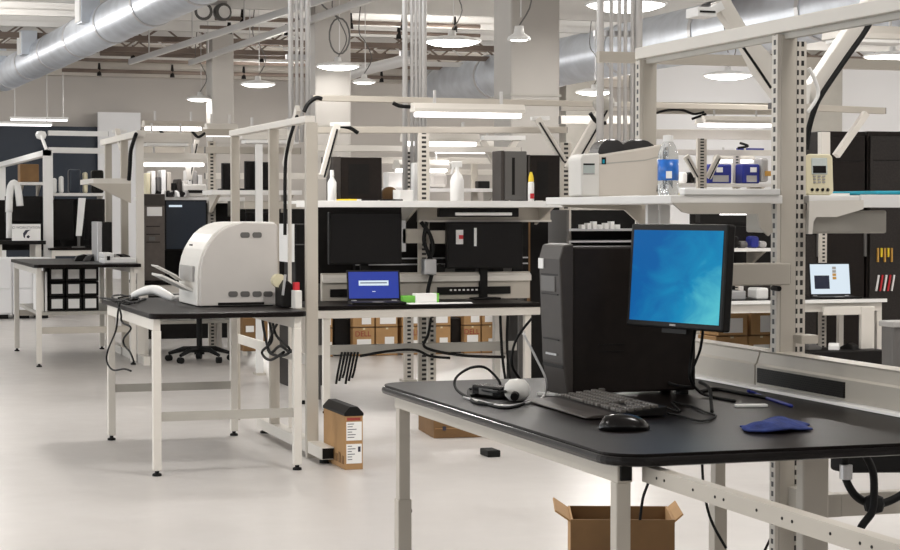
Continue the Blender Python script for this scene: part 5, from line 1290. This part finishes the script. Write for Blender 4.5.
t = thing('dark_back_panel', 'dark panel added behind the bench between the turquoise monitor and the near post', 'panel', ((a.x + b.x) / 2, 16.43, 0))
MB().box(a.x, b.x, 16.41, 16.43, .75, a.z).build('panel', 'black', t)  # black sheet added to darken the pale gap where the wall showed
for x in (a.x + .05, b.x - .05): MB().box(x - .02, x + .02, 16.43, 16.455, 0, a.z).build('post', 'grey', t)
strip('strip light over the dark racks at the right', 830, 905, 40, 15., .12, .3, lens='paper')
# extra far rows closing the view
for i, (x0, x1, Y, y) in enumerate(((205, 330, 24.5, 176), (560, 640, 17.0, 120), (560, 640, 19.0, 107))):
    rail(('distant cream rail between the left posts', 'cream rail behind the label printer', 'upper cream rail behind the label printer')[i], x0, y, x1, y, Y, .06, .08, 'cream_light')
block('wall_cabinet', 'pale cabinet against the wall behind the conduit bundle', 'cabinet', 566, 76, 598, 128, 40.5, .6, 'greige', .02, zb=0)

for i, (pts, Y, lab) in enumerate((([(656, 113), (668, 110), (682, 110), (694, 114), (704, 112)], GY - .12, 'black cable draped along the broad rail behind the near frame'), ([(700, 116), (692, 119), (706, 114)], GY - .12, 'short black lead by the strip light behind the near frame'),
        ([(340, 126), (350, 128), (358, 133)], 13.95, 'short black lead hanging off the lower rail by the tall post'), ([(393, 103), (400, 106), (412, 107)], 13.95, 'short black lead at the left end of the long strip light'),
        ([(160, 130), (166, 137), (172, 137)], DYY + .4, 'black hook cable on the rail behind the printer table'), ([(192, 131), (198, 137), (205, 133)], DYY + .4, 'second black hook cable on the rail behind the printer table'),
        ([(304, 112), (308, 104), (316, 98), (322, 99)], 13.95, 'black cable bending from the tall left post up to the upper rail'), ([(590, 113), (597, 122), (606, 123)], 13.5, 'black cable hanging under the lamp head by the conduits'),
        ([(740, 143), (748, 146), (738, 148)], GY + .3, 'short black lead over the right blue bin'))):
    cable(lab, [PY(px, py, Y) for px, py in pts], .016)

for px0, px1, y0, Y, zb, lab in ((50, 106, 199, CY + .75, PY(60, 248, CY).z - .1, 'dark panel added behind the black monitors at left'), (-6, 45, 200, CY + .95, .9, 'dark panel added behind the white sign at the extreme left'),
                                 (141, 246, 203, DYY + .82, .6, 'dark panel added along the back of the bench behind the printer table'), (246, 316, 209, 19.62, .6, 'dark panel added low behind the left frame posts')):
    a, b = PY(px0, y0, Y), PY(px1, y0, Y)
    t = thing('dark_back_panel', lab, 'panel', ((a.x + b.x) / 2, Y, 0))
    MB().box(a.x, b.x, Y, Y + .02, zb, a.z).build('panel', 'black', t)  # black sheets added to darken pale gaps in the far left rows
    for x in (a.x + .05, b.x - .05): MB().box(x - .02, x + .02, Y + .02, Y + .05, 0, a.z).build('post', 'grey', t)

# ------------------------------------------------------------------ light: pendant lamps of the hall, added fill bulbs, daylight from the left
def area(name, loc, size, power, rot=(0, 0, 0), col=(1, .97, .93), sy=None, shape='DISK'):
    l = bpy.data.lights.new(name, 'AREA'); l.shape = shape; l.size = size; l.energy = power; l.color = col
    if sy: l.shape = 'RECTANGLE'; l.size_y = sy
    o = bpy.data.objects.new(name, l); COL.objects.link(o); o.location = loc; o.rotation_euler = rot
    return o
def bulb(name, loc, power, r=.25, col=(1, .965, .92)):
    l = bpy.data.lights.new(name, 'POINT'); l.energy = power; l.shadow_soft_size = r; l.color = col
    o = bpy.data.objects.new(name, l); COL.objects.link(o); o.location = loc
for k, (c, D) in enumerate(LPOS): area("pendant_light", (c.x, c.y, c.z - D * .13), D * .9, 6 if k in (2, 4, 8) else 26)
for gx_ in (-6, -1.5, 3, 7.5, 12, 17):
    for gy_ in (-1, 4, 8.5, 13): area('hall_light', (gx_, gy_ + (.8 if gx_ > 5 else 0), 3.5), .6, 34 if gy_ < 6 else 66)
for gx_ in (1, 8.6, 16, 24, 31):
    for gy_ in (21.5, 29, 37): bulb('back_fill_bulb', (gx_ + (.8 if gy_ == 29 else 0), gy_, 3.7), 130 if gx_ < 16 else 250)  # unseen bulbs without fixtures, added to brighten the back walls and ceiling
area('window_daylight', (X0 + .1, 18, 2.3), 44, 1000, (0, -math.pi / 2, 0), (.93, .97, 1.0), 2.6).rotation_euler = (math.pi / 2, 0, -math.pi / 2)
W = bpy.data.worlds.new('world'); SC.world = W; W.use_nodes = True
bg = W.node_tree.nodes['Background']; bg.inputs[0].default_value = (.9, .95, 1, 1); bg.inputs[1].default_value = .5
SC.view_settings.view_transform = 'Standard'; SC.view_settings.look = 'None'; SC.view_settings.gamma = 1; SC.view_settings.exposure = 0.03
SC.view_settings.use_curve_mapping = False
SC.cycles.max_bounces = 6; SC.cycles.diffuse_bounces = 4; SC.cycles.transparent_max_bounces = 6
SC.cycles.sample_clamp_indirect = 6; SC.cycles.use_denoising = True
